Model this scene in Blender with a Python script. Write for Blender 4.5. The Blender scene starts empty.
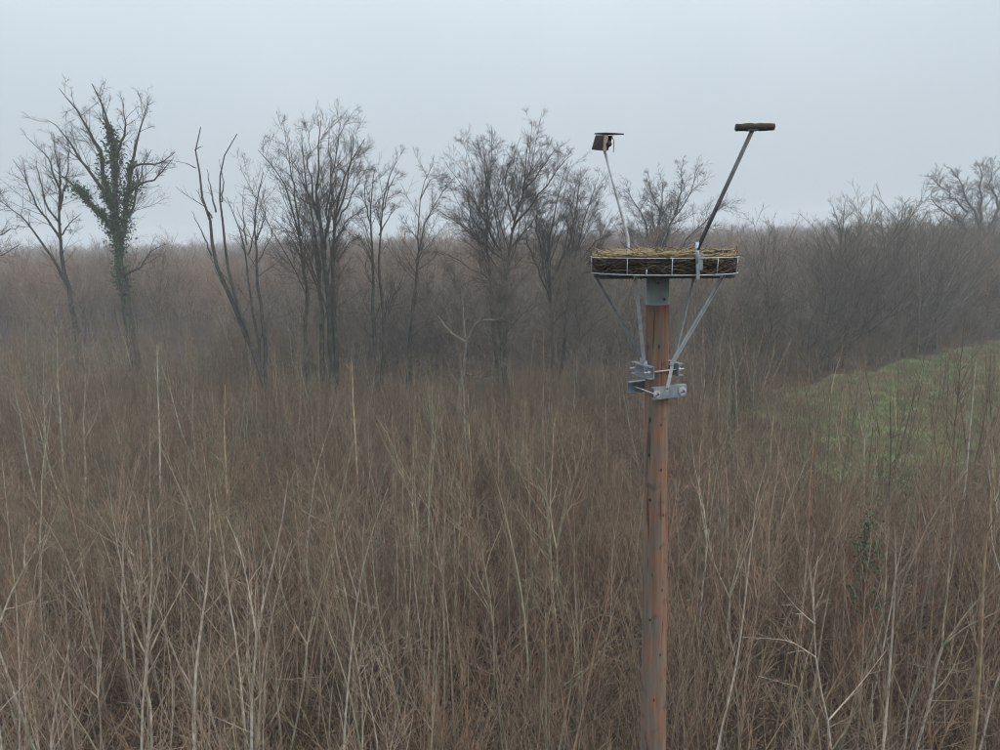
import bpy, math, random
import numpy as np
from mathutils import Vector, Matrix

scene = bpy.context.scene
col = scene.collection
R = math.radians

# ------------------------------------------------------------------ camera
CAM_H = 11.5
PITCH, ROLL, F_PX = R(11.6), R(1.7), 690.0
fwd = np.array([0, math.cos(PITCH), -math.sin(PITCH)])
r0 = np.array([1.0, 0, 0]); u0 = np.array([0, math.sin(PITCH), math.cos(PITCH)])
right = math.cos(ROLL) * r0 - math.sin(ROLL) * u0
up = math.sin(ROLL) * r0 + math.cos(ROLL) * u0
CAM = np.array([0, 0, CAM_H])
cam_d = bpy.data.cameras.new('camera'); cam = bpy.data.objects.new('camera', cam_d); col.objects.link(cam)
cam_d.sensor_width = 36; cam_d.lens = 36 * F_PX / 1000; cam_d.clip_start = 0.1; cam_d.clip_end = 5000
M = Matrix.Identity(4)
for i in range(3):
    M[i][0], M[i][1], M[i][2], M[i][3] = right[i], up[i], -fwd[i], CAM[i]
cam.matrix_world = M
scene.camera = cam

# ------------------------------------------------------------------ sky, sun, exposure
SUN_EL, SUN_AZ = R(36), R(112)          # azimuth measured clockwise from +Y: behind the camera, to the right
world = bpy.data.worlds.new('World'); scene.world = world; world.use_nodes = True
nt = world.node_tree; nt.nodes.clear()
sky = nt.nodes.new('ShaderNodeTexSky'); sky.sky_type = 'NISHITA'; sky.sun_disc = False
sky.sun_elevation = SUN_EL; sky.sun_rotation = SUN_AZ
sky.air_density = 1.4; sky.dust_density = 3.0; sky.ozone_density = 1.2
cloud = nt.nodes.new('ShaderNodeTexNoise'); cloud.inputs['Scale'].default_value = 1.6; cloud.inputs['Detail'].default_value = 3
tc = nt.nodes.new('ShaderNodeTexCoord'); nt.links.new(tc.outputs['Generated'], cloud.inputs['Vector'])
ramp = nt.nodes.new('ShaderNodeValToRGB')
ramp.color_ramp.elements[0].position = 0.3; ramp.color_ramp.elements[0].color = (0.86, 0.88, 0.9, 1)
ramp.color_ramp.elements[1].position = 0.7; ramp.color_ramp.elements[1].color = (1.0, 1.0, 1.0, 1)
nt.links.new(cloud.outputs['Fac'], ramp.inputs['Fac'])
veil = nt.nodes.new('ShaderNodeMix'); veil.data_type = 'RGBA'; veil.blend_type = 'MULTIPLY'
veil.inputs['Factor'].default_value = 1.0
OVERCAST = (5.95, 6.65, 7.25, 1)          # even cloud veil, same units as the sky texture
veil.inputs['A'].default_value = OVERCAST
nt.links.new(ramp.outputs['Color'], veil.inputs['B'])
# overcast skies brighten smoothly from the horizon to the zenith
sep = nt.nodes.new('ShaderNodeSeparateXYZ'); nt.links.new(tc.outputs['Generated'], sep.inputs[0])
zr = nt.nodes.new('ShaderNodeMapRange'); zr.inputs['From Min'].default_value = 0.0; zr.inputs['From Max'].default_value = 1.0
zr.inputs['To Min'].default_value = 1.0; zr.inputs['To Max'].default_value = 3.5
pw = nt.nodes.new('ShaderNodeMath'); pw.operation = 'POWER'; pw.inputs[1].default_value = 1.7; pw.use_clamp = True
nt.links.new(sep.outputs['Z'], pw.inputs[0]); nt.links.new(pw.outputs[0], zr.inputs['Value'])
veil2 = nt.nodes.new('ShaderNodeMix'); veil2.data_type = 'RGBA'; veil2.blend_type = 'MULTIPLY'; veil2.inputs['Factor'].default_value = 1.0
nt.links.new(veil.outputs['Result'], veil2.inputs['A']); nt.links.new(zr.outputs['Result'], veil2.inputs['B'])
mx = nt.nodes.new('ShaderNodeMix'); mx.data_type = 'RGBA'; mx.inputs['Factor'].default_value = 0.93
nt.links.new(sky.outputs['Color'], mx.inputs['A']); nt.links.new(veil2.outputs['Result'], mx.inputs['B'])
bg = nt.nodes.new('ShaderNodeBackground'); bg.inputs['Strength'].default_value = 0.1
wo = nt.nodes.new('ShaderNodeOutputWorld')
nt.links.new(mx.outputs['Result'], bg.inputs['Color']); nt.links.new(bg.outputs['Background'], wo.inputs['Surface'])

sun_d = bpy.data.lights.new('sun', 'SUN'); sun_d.energy = 1.2; sun_d.angle = R(25); sun_d.color = (1.0, 0.97, 0.93)
sun = bpy.data.objects.new('sun', sun_d); col.objects.link(sun)
sd = Vector((math.sin(SUN_AZ) * math.cos(SUN_EL), math.cos(SUN_AZ) * math.cos(SUN_EL), math.sin(SUN_EL)))
sun.rotation_euler = sd.to_track_quat('Z', 'Y').to_euler()
vs = scene.view_settings; vs.view_transform = 'Standard'; vs.look = 'None'; vs.exposure = 0.0; vs.gamma = 1.0
vs.use_curve_mapping = False
cy = scene.cycles
cy.max_bounces = 5; cy.diffuse_bounces = 2; cy.glossy_bounces = 2; cy.volume_bounces = 1; cy.transparent_max_bounces = 8
cy.use_denoising = True; cy.use_adaptive_sampling = True; cy.adaptive_threshold = 0.01; cy.filter_width = 1.05; cy.denoising_prefilter = 'ACCURATE'

# ------------------------------------------------------------------ helpers
def ray(px, py):
    d = fwd * F_PX + right * (px - 500) + up * (375 - py)
    return d / np.linalg.norm(d)
def at(px, py, Y):
    d = ray(px, py); return CAM + d * (Y / d[1])
def tag(o, label=None, cat=None, group=None, kind=None):
    if label: o['label'] = label
    if cat: o['category'] = cat
    if group: o['group'] = group
    if kind: o['kind'] = kind
    return o
def empty(name, loc=(0, 0, 0), rz=0.0):
    o = bpy.data.objects.new(name, None); o.location = loc; o.rotation_euler = (0, 0, rz)
    o.empty_display_size = 0.3; col.objects.link(o); return o
def link(name, mesh, parent=None):
    o = bpy.data.objects.new(name, mesh); col.objects.link(o)
    if parent is not None: o.parent = parent
    return o
def raw_mesh(name, V, Q, mat, thick=None, smooth=True):
    """V (n,3), Q (m,4) or (m,3) numpy -> mesh"""
    V = np.ascontiguousarray(V, dtype=np.float32); Q = np.ascontiguousarray(Q, dtype=np.int32)
    me = bpy.data.meshes.new(name); k = Q.shape[1]
    me.vertices.add(len(V)); me.vertices.foreach_set('co', V.ravel())
    me.loops.add(Q.size); me.loops.foreach_set('vertex_index', Q.ravel())
    me.polygons.add(len(Q)); me.polygons.foreach_set('loop_start', np.arange(0, Q.size, k, dtype=np.int32))
    me.update(calc_edges=True)
    me.polygons.foreach_set('use_smooth', np.full(len(Q), smooth, dtype=bool))
    if thick is not None:
        a = me.attributes.new('thick', 'FLOAT', 'POINT'); a.data.foreach_set('value', np.ascontiguousarray(thick, dtype=np.float32))
    me.materials.append(mat); me.validate(); return me
def nrm(a): return a / np.maximum(np.linalg.norm(a, axis=-1, keepdims=True), 1e-9)

def tubes(name, branches, mat, sides=4, smooth=True):
    """branches: list of (P (n,k,3), R (n,k)) -> one mesh of tapered tubes"""
    Vs, Qs, Ts, off = [], [], [], 0
    for b in branches:
        P, Rr = b[0], b[1]; s = b[2] if len(b) > 2 else sides
        n, k, _ = P.shape
        if n == 0: continue
        T = np.empty_like(P); T[:, 1:-1] = P[:, 2:] - P[:, :-2]; T[:, 0] = P[:, 1] - P[:, 0]; T[:, -1] = P[:, -1] - P[:, -2]
        T = nrm(T); ov = nrm(P[:, -1] - P[:, 0])
        ref = np.where(np.abs(ov[:, 2:3]) > 0.8, np.array([[1.0, 0.2, 0]]), np.array([[0, 0.1, 1.0]]))[:, None, :]
        N = nrm(np.cross(T, ref)); B = np.cross(T, N)
        a = np.arange(s) * 2 * math.pi / s
        ring = N[:, :, None, :] * np.cos(a)[None, None, :, None] + B[:, :, None, :] * np.sin(a)[None, None, :, None]
        V = P[:, :, None, :] + ring * Rr[:, :, None, None]
        idx = (np.arange(n * k * s) + off).reshape(n, k, s)
        q = np.stack([idx[:, :-1], np.roll(idx[:, :-1], -1, 2), np.roll(idx[:, 1:], -1, 2), idx[:, 1:]], -1)
        Vs.append(V.reshape(-1, 3)); Qs.append(q.reshape(-1, 4)); Ts.append(np.repeat(Rr.reshape(-1), s)); off += n * k * s
    return raw_mesh(name, np.concatenate(Vs), np.concatenate(Qs), mat, np.concatenate(Ts), smooth)

def resample(pts, k):
    pts = np.asarray(pts, float); d = np.r_[0, np.cumsum(np.linalg.norm(np.diff(pts, axis=0), axis=1))]
    t = np.linspace(0, d[-1], k); return np.stack([np.interp(t, d, pts[:, i]) for i in range(3)], 1)
def limb(pts, ra, rb, k=12, wob=0.0, rng=None):
    P = resample(pts, k)
    for _ in range(1):
        P[1:-1] = P[1:-1] * .5 + (P[:-2] + P[2:]) * .25
    if wob and rng is not None: P[1:] += rng.normal(0, wob, (k - 1, 3))
    return P[None], np.linspace(ra, rb, k)[None]
def grow(rng, S, D, L, Ra, rtip, k, wander, upw):
    n = len(S); P = np.empty((n, k, 3)); P[:, 0] = S; d = nrm(D); st = (L / (k - 1))[:, None]
    for i in range(1, k):
        d = nrm(d + rng.normal(0, wander, (n, 3)) + np.array([0, 0, upw])); P[:, i] = P[:, i - 1] + d * st
    t = np.linspace(0, 1, k)[None]; Rr = Ra[:, None] * (1 - t) + np.minimum(rtip, Ra)[:, None] * t
    return P, Rr
def kids(rng, P, Rr, num, tmin, ang, angsd, length, drop, rf, rtip, k, wander, upw, maxr=9.0, flat=None, tmax=0.98):
    """num per parent (scalar or array), length (array of parents' child length)"""
    n, kk, _ = P.shape; num = np.broadcast_to(np.asarray(num, float), (n,))
    cnt = np.floor(num + rng.random(n)).astype(int); pi = np.repeat(np.arange(n), cnt); m = len(pi)
    if m == 0: return np.zeros((0, k, 3)), np.zeros((0, k))
    t = tmin + (tmax - tmin) * rng.random(m); x = t * (kk - 1); i = np.minimum(x.astype(int), kk - 2); f = (x - i)[:, None]
    S = P[pi, i] * (1 - f) + P[pi, i + 1] * f; T = nrm(P[pi, i + 1] - P[pi, i]); pr = Rr[pi, i] * (1 - f[:, 0]) + Rr[pi, i + 1] * f[:, 0]
    v = nrm(np.cross(T, rng.normal(0, 1, (m, 3)))); a = rng.normal(ang, angsd, m)[:, None]
    D = T * np.cos(a) + v * np.sin(a)
    L = np.broadcast_to(np.asarray(length, float), (n,))[pi] * (1 - drop * t) * rng.uniform(.55, 1.25, m)
    Ra = np.minimum(pr * rf, maxr); return grow(rng, S, D, L, Ra, np.full(m, rtip), k, wander, upw)
def blen(P): return np.linalg.norm(np.diff(P, axis=1), axis=2).sum(1)

# ------------------------------------------------------------------ materials
def new_mat(name, rough=0.85, spec=0.2):
    m = bpy.data.materials.new(name); m.use_nodes = True; t = m.node_tree; b = t.nodes['Principled BSDF']
    b.inputs['Roughness'].default_value = rough; b.inputs['Specular IOR Level'].default_value = spec; return m, t, b
def N(t, kind, **kw):
    n = t.nodes.new(kind)
    for k, v in kw.items():
        if k in n.inputs: n.inputs[k].default_value = v
        else: setattr(n, k, v)
    return n
def mixc(t, fac, a, b, blend='MIX'):
    n = t.nodes.new('ShaderNodeMix'); n.data_type = 'RGBA'; n.blend_type = blend
    for key, v in (('Factor', fac), ('A', a), ('B', b)):
        if hasattr(v, 'is_linked') or isinstance(v, bpy.types.NodeSocket): t.links.new(v, n.inputs[key])
        else: n.inputs[key].default_value = v if key == 'Factor' else (*v, 1)
    return n.outputs['Result']
def bark(name, trunk, twig, r_lo=0.006, r_hi=0.05, moss=None, vary=0.35, hue=None, scale=6.0):
    """trunk colour on thick wood, twig colour on thin wood, mottled, a little different on every tree"""
    m, t, b = new_mat(name, 0.9, 0.15)
    at_ = N(t, 'ShaderNodeAttribute', attribute_name='thick')
    mr = N(t, 'ShaderNodeMapRange'); mr.inputs['From Min'].default_value = r_lo; mr.inputs['From Max'].default_value = r_hi
    t.links.new(at_.outputs['Fac'], mr.inputs['Value'])
    tcn = N(t, 'ShaderNodeTexCoord'); no = N(t, 'ShaderNodeTexNoise'); no.inputs['Scale'].default_value = scale; no.inputs['Detail'].default_value = 4
    t.links.new(tcn.outputs['Object'], no.inputs['Vector'])
    c = mixc(t, mr.outputs['Result'], twig, trunk)
    oi = N(t, 'ShaderNodeObjectInfo')
    if hue:     # patches of different growth across the ground
        pn = N(t, 'ShaderNodeTexNoise'); pn.inputs['Scale'].default_value = .11; pn.inputs['Detail'].default_value = 2; t.links.new(oi.outputs['Location'], pn.inputs['Vector'])
        ad = N(t, 'ShaderNodeMath', operation='MULTIPLY_ADD'); t.links.new(oi.outputs['Random'], ad.inputs[0]); ad.inputs[1].default_value = .25; t.links.new(pn.outputs['Fac'], ad.inputs[2])
        pr = N(t, 'ShaderNodeMapRange'); pr.inputs['From Min'].default_value = .5; pr.inputs['From Max'].default_value = .75; t.links.new(ad.outputs[0], pr.inputs['Value'])
        c = mixc(t, pr.outputs['Result'], c, mixc(t, mr.outputs['Result'], hue[1], hue[0]))
    if moss:
        mm = N(t, 'ShaderNodeMapRange'); mm.inputs['From Min'].default_value = .5; mm.inputs['From Max'].default_value = .65
        t.links.new(no.outputs['Fac'], mm.inputs['Value']); mu = N(t, 'ShaderNodeMath', operation='MULTIPLY')
        t.links.new(mm.outputs['Result'], mu.inputs[0]); t.links.new(mr.outputs['Result'], mu.inputs[1]); c = mixc(t, mu.outputs[0], c, moss)
    vr = N(t, 'ShaderNodeMapRange'); vr.inputs['To Min'].default_value = 1 - vary; vr.inputs['To Max'].default_value = 1 + vary
    wn = N(t, 'ShaderNodeTexWhiteNoise', noise_dimensions='1D'); t.links.new(oi.outputs['Random'], wn.inputs['W'])
    t.links.new(wn.outputs['Value'], vr.inputs['Value'])
    nr = N(t, 'ShaderNodeMapRange'); nr.inputs['From Min'].default_value = .3; nr.inputs['From Max'].default_value = .7
    nr.inputs['To Min'].default_value = .6; nr.inputs['To Max'].default_value = 1.35; t.links.new(no.outputs['Fac'], nr.inputs['Value'])
    mu2 = N(t, 'ShaderNodeMath', operation='MULTIPLY'); t.links.new(vr.outputs['Result'], mu2.inputs[0]); t.links.new(nr.outputs['Result'], mu2.inputs[1])
    c = mixc(t, 1.0, c, mu2.outputs[0], 'MULTIPLY'); t.links.new(c, b.inputs['Base Color']); return m
def leafy(name, cols, rough=0.6):
    m, t, b = new_mat(name, rough, 0.3)
    ge = N(t, 'ShaderNodeNewGeometry'); cr = N(t, 'ShaderNodeValToRGB'); cr.color_ramp.interpolation = 'LINEAR'
    e = cr.color_ramp.elements
    while len(e) < len(cols): e.new(0.5)
    for i, c in enumerate(cols): e[i].position = i / (len(cols) - 1); e[i].color = (*c, 1)
    t.links.new(ge.outputs['Random Per Island'], cr.inputs['Fac']); t.links.new(cr.outputs['Color'], b.inputs['Base Color']); return m

M_OLD = bark('old_bark', (0.058, 0.054, 0.044), (0.08, 0.064, 0.054), .01, .12, moss=(0.062, 0.072, 0.04), vary=.12, scale=2.5)
M_SNAG = bark('snag_bark', (0.07, 0.064, 0.054), (0.09, 0.075, 0.065), .01, .1, vary=.15, scale=3)
M_BROKEN = bark('broken_trunk_bark', (0.24, 0.225, 0.19), (0.12, 0.10, 0.08), .02, .12, vary=.1, scale=2)
M_WOOD = bark('far_wood_bark', (0.13, 0.105, 0.08), (0.255, 0.17, 0.122), .01, .07, vary=.35, hue=((0.13, 0.11, 0.085), (0.20, 0.155, 0.11)))
M_HEDGE = bark('hedge_bark', (0.10, 0.095, 0.075), (0.14, 0.12, 0.095), .012, .08, moss=(0.12, 0.13, 0.07), vary=.3)
M_PALE = bark('marked_stem_bark', (0.50, 0.45, 0.37), (0.32, 0.245, 0.18), .004, .02, vary=.06, scale=9)
M_ASH = bark('pale_stem_bark', (0.40, 0.355, 0.285), (0.25, 0.175, 0.125), .005, .022, vary=.35, scale=5, hue=((0.29, 0.285, 0.18), (0.23, 0.195, 0.12)))
M_TAN = bark('tan_stem_bark', (0.36, 0.285, 0.195), (0.26, 0.185, 0.12), .005, .02, vary=.4, scale=5)
M_BROWN = bark('brown_stem_bark', (0.27, 0.20, 0.135), (0.25, 0.16, 0.105), .004, .02, vary=.4, hue=((0.25, 0.215, 0.15), (0.22, 0.17, 0.115)))
M_RED = bark('red_twig_bark', (0.27, 0.195, 0.135), (0.285, 0.165, 0.105), .004, .02, vary=.4, hue=((0.28, 0.22, 0.15), (0.25, 0.175, 0.115)))
M_SHOOT = bark('shoot_bark', (0.225, 0.165, 0.11), (0.24, 0.16, 0.10), .004, .02, vary=.45, hue=((0.21, 0.19, 0.115), (0.205, 0.18, 0.105)))
M_RUSSET = bark('russet_shoot_bark', (0.205, 0.145, 0.098), (0.245, 0.155, 0.098), .004, .02, vary=.4, hue=((0.22, 0.165, 0.105), (0.23, 0.15, 0.09)))
M_FARPALE = bark('darkened_grey_sapling_bark', (0.25, 0.225, 0.165), (0.20, 0.155, 0.11), .005, .022, vary=.35, hue=((0.20, 0.19, 0.125), (0.18, 0.15, 0.10)))  # grey-brown far saplings, colour darkened to stand in for self-shadowing among the stems
M_FARRED = bark('darkened_russet_sapling_bark', (0.18, 0.135, 0.095), (0.21, 0.135, 0.09), .004, .02, vary=.35, hue=((0.20, 0.16, 0.105), (0.20, 0.145, 0.09)))  # russet far saplings, the weak self-shadowing likewise made up by darker bark colour
M_DARK = bark('bramble_cane', (0.11, 0.075, 0.055), (0.15, 0.095, 0.065), .003, .01, vary=.4)
M_DEADLEAF = leafy('dead_leaves', [(0.10, 0.055, 0.03), (0.16, 0.10, 0.055), (0.22, 0.14, 0.07), (0.15, 0.14, 0.06), (0.26, 0.19, 0.09)])
M_IVY = leafy('ivy_leaves', [(0.022, 0.05, 0.016), (0.035, 0.08, 0.024), (0.06, 0.11, 0.04)], .45)
M_STRAW = leafy('straw', [(0.20, 0.12, 0.06), (0.46, 0.34, 0.18), (0.58, 0.45, 0.26), (0.34, 0.22, 0.11), (0.52, 0.42, 0.20)], .7)
M_STICK = leafy('nest_sticks', [(0.035, 0.028, 0.022), (0.06, 0.045, 0.035), (0.09, 0.07, 0.05), (0.05, 0.04, 0.03), (0.11, 0.09, 0.07), (0.20, 0.165, 0.13)], .9)

def metal(name, c1, c2, rough=0.5, metallic=0.6, scale=18):
    m, t, b = new_mat(name, rough, 0.5); b.inputs['Metallic'].default_value = metallic
    tcn = N(t, 'ShaderNodeTexCoord'); no = N(t, 'ShaderNodeTexNoise'); no.inputs['Scale'].default_value = scale; no.inputs['Detail'].default_value = 5
    t.links.new(tcn.outputs['Object'], no.inputs['Vector'])
    cr = N(t, 'ShaderNodeValToRGB'); cr.color_ramp.elements[0].position = .35; cr.color_ramp.elements[1].position = .65
    cr.color_ramp.elements[0].color = (*c1, 1); cr.color_ramp.elements[1].color = (*c2, 1)
    t.links.new(no.outputs['Fac'], cr.inputs['Fac']); t.links.new(cr.outputs['Color'], b.inputs['Base Color'])
    r = N(t, 'ShaderNodeMapRange'); r.inputs['To Min'].default_value = rough - .15; r.inputs['To Max'].default_value = rough + .15
    t.links.new(no.outputs['Fac'], r.inputs['Value']); t.links.new(r.outputs['Result'], b.inputs['Roughness']); return m
M_GALV = metal('galvanised_steel', (0.165, 0.20, 0.22), (0.27, 0.305, 0.325), .6, .15)
M_GALVW = metal('bright_galvanised_steel', (0.40, 0.42, 0.43), (0.58, 0.60, 0.61), .5, .3)
M_SLEEVE = metal('weathered_sleeve_steel', (0.30, 0.36, 0.34), (0.42, 0.48, 0.46), .6, .3, 9)
M_TUBE = metal('dull_grey_tube', (0.05, 0.054, 0.058), (0.095, 0.10, 0.105), .65, .0)
M_BLACK = metal('black_rubber', (0.012, 0.012, 0.013), (0.02, 0.02, 0.022), .6, 0.0)

def wood_board(name, c1, c2):
    m, t, b = new_mat(name, .8, .2); tcn = N(t, 'ShaderNodeTexCoord'); mp = N(t, 'ShaderNodeMapping'); mp.inputs['Scale'].default_value = (60, 60, 6)
    no = N(t, 'ShaderNodeTexNoise'); no.inputs['Scale'].default_value = 1; no.inputs['Detail'].default_value = 4
    t.links.new(tcn.outputs['Object'], mp.inputs['Vector']); t.links.new(mp.outputs['Vector'], no.inputs['Vector'])
    t.links.new(mixc(t, no.outputs['Fac'], c1, c2), b.inputs['Base Color']); return m
M_BOARD = wood_board('stained_board', (0.035, 0.024, 0.024), (0.065, 0.045, 0.042))
M_PALEBOARD = wood_board('bare_board', (0.24, 0.19, 0.16), (0.36, 0.29, 0.25))
M_LOG = wood_board('mossy_log', (0.03, 0.028, 0.02), (0.075, 0.066, 0.046))

def pole_material():
    m, t, b = new_mat('weathered_pole_wood', .85, .2)
    tcn = N(t, 'ShaderNodeTexCoord'); sx = N(t, 'ShaderNodeSeparateXYZ'); t.links.new(tcn.outputs['Object'], sx.inputs[0])
    mp = N(t, 'ShaderNodeMapping'); mp.inputs['Scale'].default_value = (30, 30, 1.6); t.links.new(tcn.outputs['Object'], mp.inputs['Vector'])
    gr = N(t, 'ShaderNodeTexNoise'); gr.inputs['Scale'].default_value = 1; gr.inputs['Detail'].default_value = 6; t.links.new(mp.outputs['Vector'], gr.inputs['Vector'])
    mp2 = N(t, 'ShaderNodeMapping'); mp2.inputs['Scale'].default_value = (9, 9, 2.6); t.links.new(tcn.outputs['Object'], mp2.inputs['Vector'])
    bl = N(t, 'ShaderNodeTexNoise'); bl.inputs['Scale'].default_value = 1; bl.inputs['Detail'].default_value = 4; t.links.new(mp2.outputs['Vector'], bl.inputs['Vector'])
    red = mixc(t, gr.outputs['Fac'], (0.07, 0.035, 0.024), (0.43, 0.215, 0.135))
    # algae and weathering grow on one flank of the pole (its own x side), with a ragged edge
    sx2 = N(t, 'ShaderNodeMath', operation='MULTIPLY_ADD'); sx2.inputs[1].default_value = -4.0; sx2.inputs[2].default_value = -0.10
    t.links.new(sx.outputs['X'], sx2.inputs[0])
    ad = N(t, 'ShaderNodeMath', operation='ADD'); t.links.new(sx2.outputs[0], ad.inputs[0])
    bb = N(t, 'ShaderNodeMapRange'); bb.inputs['From Min'].default_value = .3; bb.inputs['From Max'].default_value = .7; bb.inputs['To Min'].default_value = -1.3; bb.inputs['To Max'].default_value = 1.3
    t.links.new(bl.outputs['Fac'], bb.inputs['Value']); t.links.new(bb.outputs['Result'], ad.inputs[1])
    st = N(t, 'ShaderNodeMapRange'); st.inputs['From Min'].default_value = -1.0; st.inputs['From Max'].default_value = 1.0; t.links.new(ad.outputs[0], st.inputs['Value'])
    grey = mixc(t, gr.outputs['Fac'], (0.075, 0.065, 0.055), (0.27, 0.215, 0.165))
    c = mixc(t, st.outputs['Result'], red, grey)
    dk = N(t, 'ShaderNodeTexNoise'); dk.inputs['Scale'].default_value = 7; dk.inputs['Detail'].default_value = 3; t.links.new(tcn.outputs['Object'], dk.inputs['Vector'])
    dm = N(t, 'ShaderNodeMapRange'); dm.inputs['From Min'].default_value = .6; dm.inputs['From Max'].default_value = .72; dm.inputs['To Max'].default_value = .6
    t.links.new(dk.outputs['Fac'], dm.inputs['Value']); c = mixc(t, dm.outputs['Result'], c, (0.07, 0.05, 0.045))
    mp3 = N(t, 'ShaderNodeMapping'); mp3.inputs['Scale'].default_value = (24, 24, 1.3); t.links.new(tcn.outputs['Object'], mp3.inputs['Vector'])
    ck = N(t, 'ShaderNodeTexNoise'); ck.inputs['Scale'].default_value = 1; ck.inputs['Detail'].default_value = 2; t.links.new(mp3.outputs['Vector'], ck.inputs['Vector'])
    cm = N(t, 'ShaderNodeMapRange'); cm.inputs['From Min'].default_value = .635; cm.inputs['From Max'].default_value = .68; cm.inputs['To Max'].default_value = .7
    t.links.new(ck.outputs['Fac'], cm.inputs['Value']); c = mixc(t, cm.outputs['Result'], c, (0.04, 0.028, 0.022))       # drying cracks
    t.links.new(c, b.inputs['Base Color'])
    bp = N(t, 'ShaderNodeBump'); bp.inputs['Strength'].default_value = .9; bp.inputs['Distance'].default_value = .01
    t.links.new(gr.outputs['Fac'], bp.inputs['Height']); t.links.new(bp.outputs['Normal'], b.inputs['Normal']); return m
M_POLE = pole_material()
M_KNOT = leafy('pole_knot', [(0.03, 0.02, 0.015), (0.07, 0.04, 0.028)], .9)

def ground_material(name, cols, s1, s2):
    m, t, b = new_mat(name, .95, .1); tcn = N(t, 'ShaderNodeTexCoord')
    a = N(t, 'ShaderNodeTexNoise'); a.inputs['Scale'].default_value = s1; a.inputs['Detail'].default_value = 6; t.links.new(tcn.outputs['Object'], a.inputs['Vector'])
    c_ = N(t, 'ShaderNodeTexNoise'); c_.inputs['Scale'].default_value = s2; c_.inputs['Detail'].default_value = 5; t.links.new(tcn.outputs['Object'], c_.inputs['Vector'])
    c1 = mixc(t, a.outputs['Fac'], cols[0], cols[1]); mr = N(t, 'ShaderNodeMapRange'); mr.inputs['From Min'].default_value = .4; mr.inputs['From Max'].default_value = .62
    t.links.new(c_.outputs['Fac'], mr.inputs['Value']); t.links.new(mixc(t, mr.outputs['Result'], c1, cols[2]), b.inputs['Base Color'])
    bp = N(t, 'ShaderNodeBump'); bp.inputs['Strength'].default_value = .8; bp.inputs['Distance'].default_value = .05
    t.links.new(c_.outputs['Fac'], bp.inputs['Height']); t.links.new(bp.outputs['Normal'], b.inputs['Normal']); return m
M_GROUND = ground_material('leaf_litter', [(0.045, 0.032, 0.022), (0.095, 0.065, 0.042), (0.06, 0.042, 0.03)], .6, 9)
M_FIELD = ground_material('rough_grass', [(0.13, 0.19, 0.065), (0.165, 0.215, 0.08), (0.18, 0.19, 0.09)], .5, 2.5)
M_GRASS = leafy('grass_blades', [(0.13, 0.185, 0.065), (0.17, 0.22, 0.085), (0.225, 0.215, 0.115), (0.145, 0.205, 0.07)], .7)
M_DRY = leafy('dry_grass', [(0.24, 0.16, 0.09), (0.30, 0.22, 0.13), (0.20, 0.13, 0.08)], .8)

# ------------------------------------------------------------------ the setting: ground, field
rg = np.random.default_rng(3)
def height(x, y): return 0.05 * np.sin(x * .35 + 1) * np.cos(y * .28) + .03 * np.sin(x * .9 + y * .7)
gx = np.r_[-900, -400, np.arange(-120, 121, 3.0), 400, 900]; gy = np.r_[-900, -300, np.arange(-30, 151, 3.0), 400, 900]
GX, GY = np.meshgrid(gx, gy, indexing='ij'); GZ = np.where((np.abs(GX) < 130) & (GY < 160) & (GY > -40), height(GX, GY), 0.0)
def grid_quads(nx, ny):
    i = np.arange(nx * ny).reshape(nx, ny); return np.stack([i[:-1, :-1], i[1:, :-1], i[1:, 1:], i[:-1, 1:]], -1).reshape(-1, 4)
g = link('ground', raw_mesh('ground', np.stack([GX, GY, GZ], -1).reshape(-1, 3), grid_quads(len(gx), len(gy)), M_GROUND)); tag(g, kind='structure')

# field: a strip of rough grass to the right, bounded by the thicket and by the wood edge
def field_left(y): return 16.0 + 0.16 * (y - 30) + 1.2 * np.sin(y * .5)          # thicket side
def field_back(x): return 47.0 + 0.62 * (x - 20)                                  # wood edge
def in_field(x, y): return (x > field_left(y)) & (y < field_back(x)) & (y > 29)
u = np.linspace(0, 1, 90); v = np.linspace(0, 1, 30)
FV = []
for a in u:
    for b_ in v:
        x = 15 + a * 105; ya = 27 + 2 * math.sin(x * .3); yb = 47.5 + .62 * (x - 20) + .7 * math.sin(x * .8) + .4 * math.sin(x * 2.3)
        y = ya + b_ * (max(yb, ya + 1) - ya); FV.append((x, y, float(height(x, y)) + .13))
FV = np.array(FV); f_ = link('field', raw_mesh('field', FV, grid_quads(90, 30), M_FIELD)); tag(f_, kind='structure')

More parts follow.
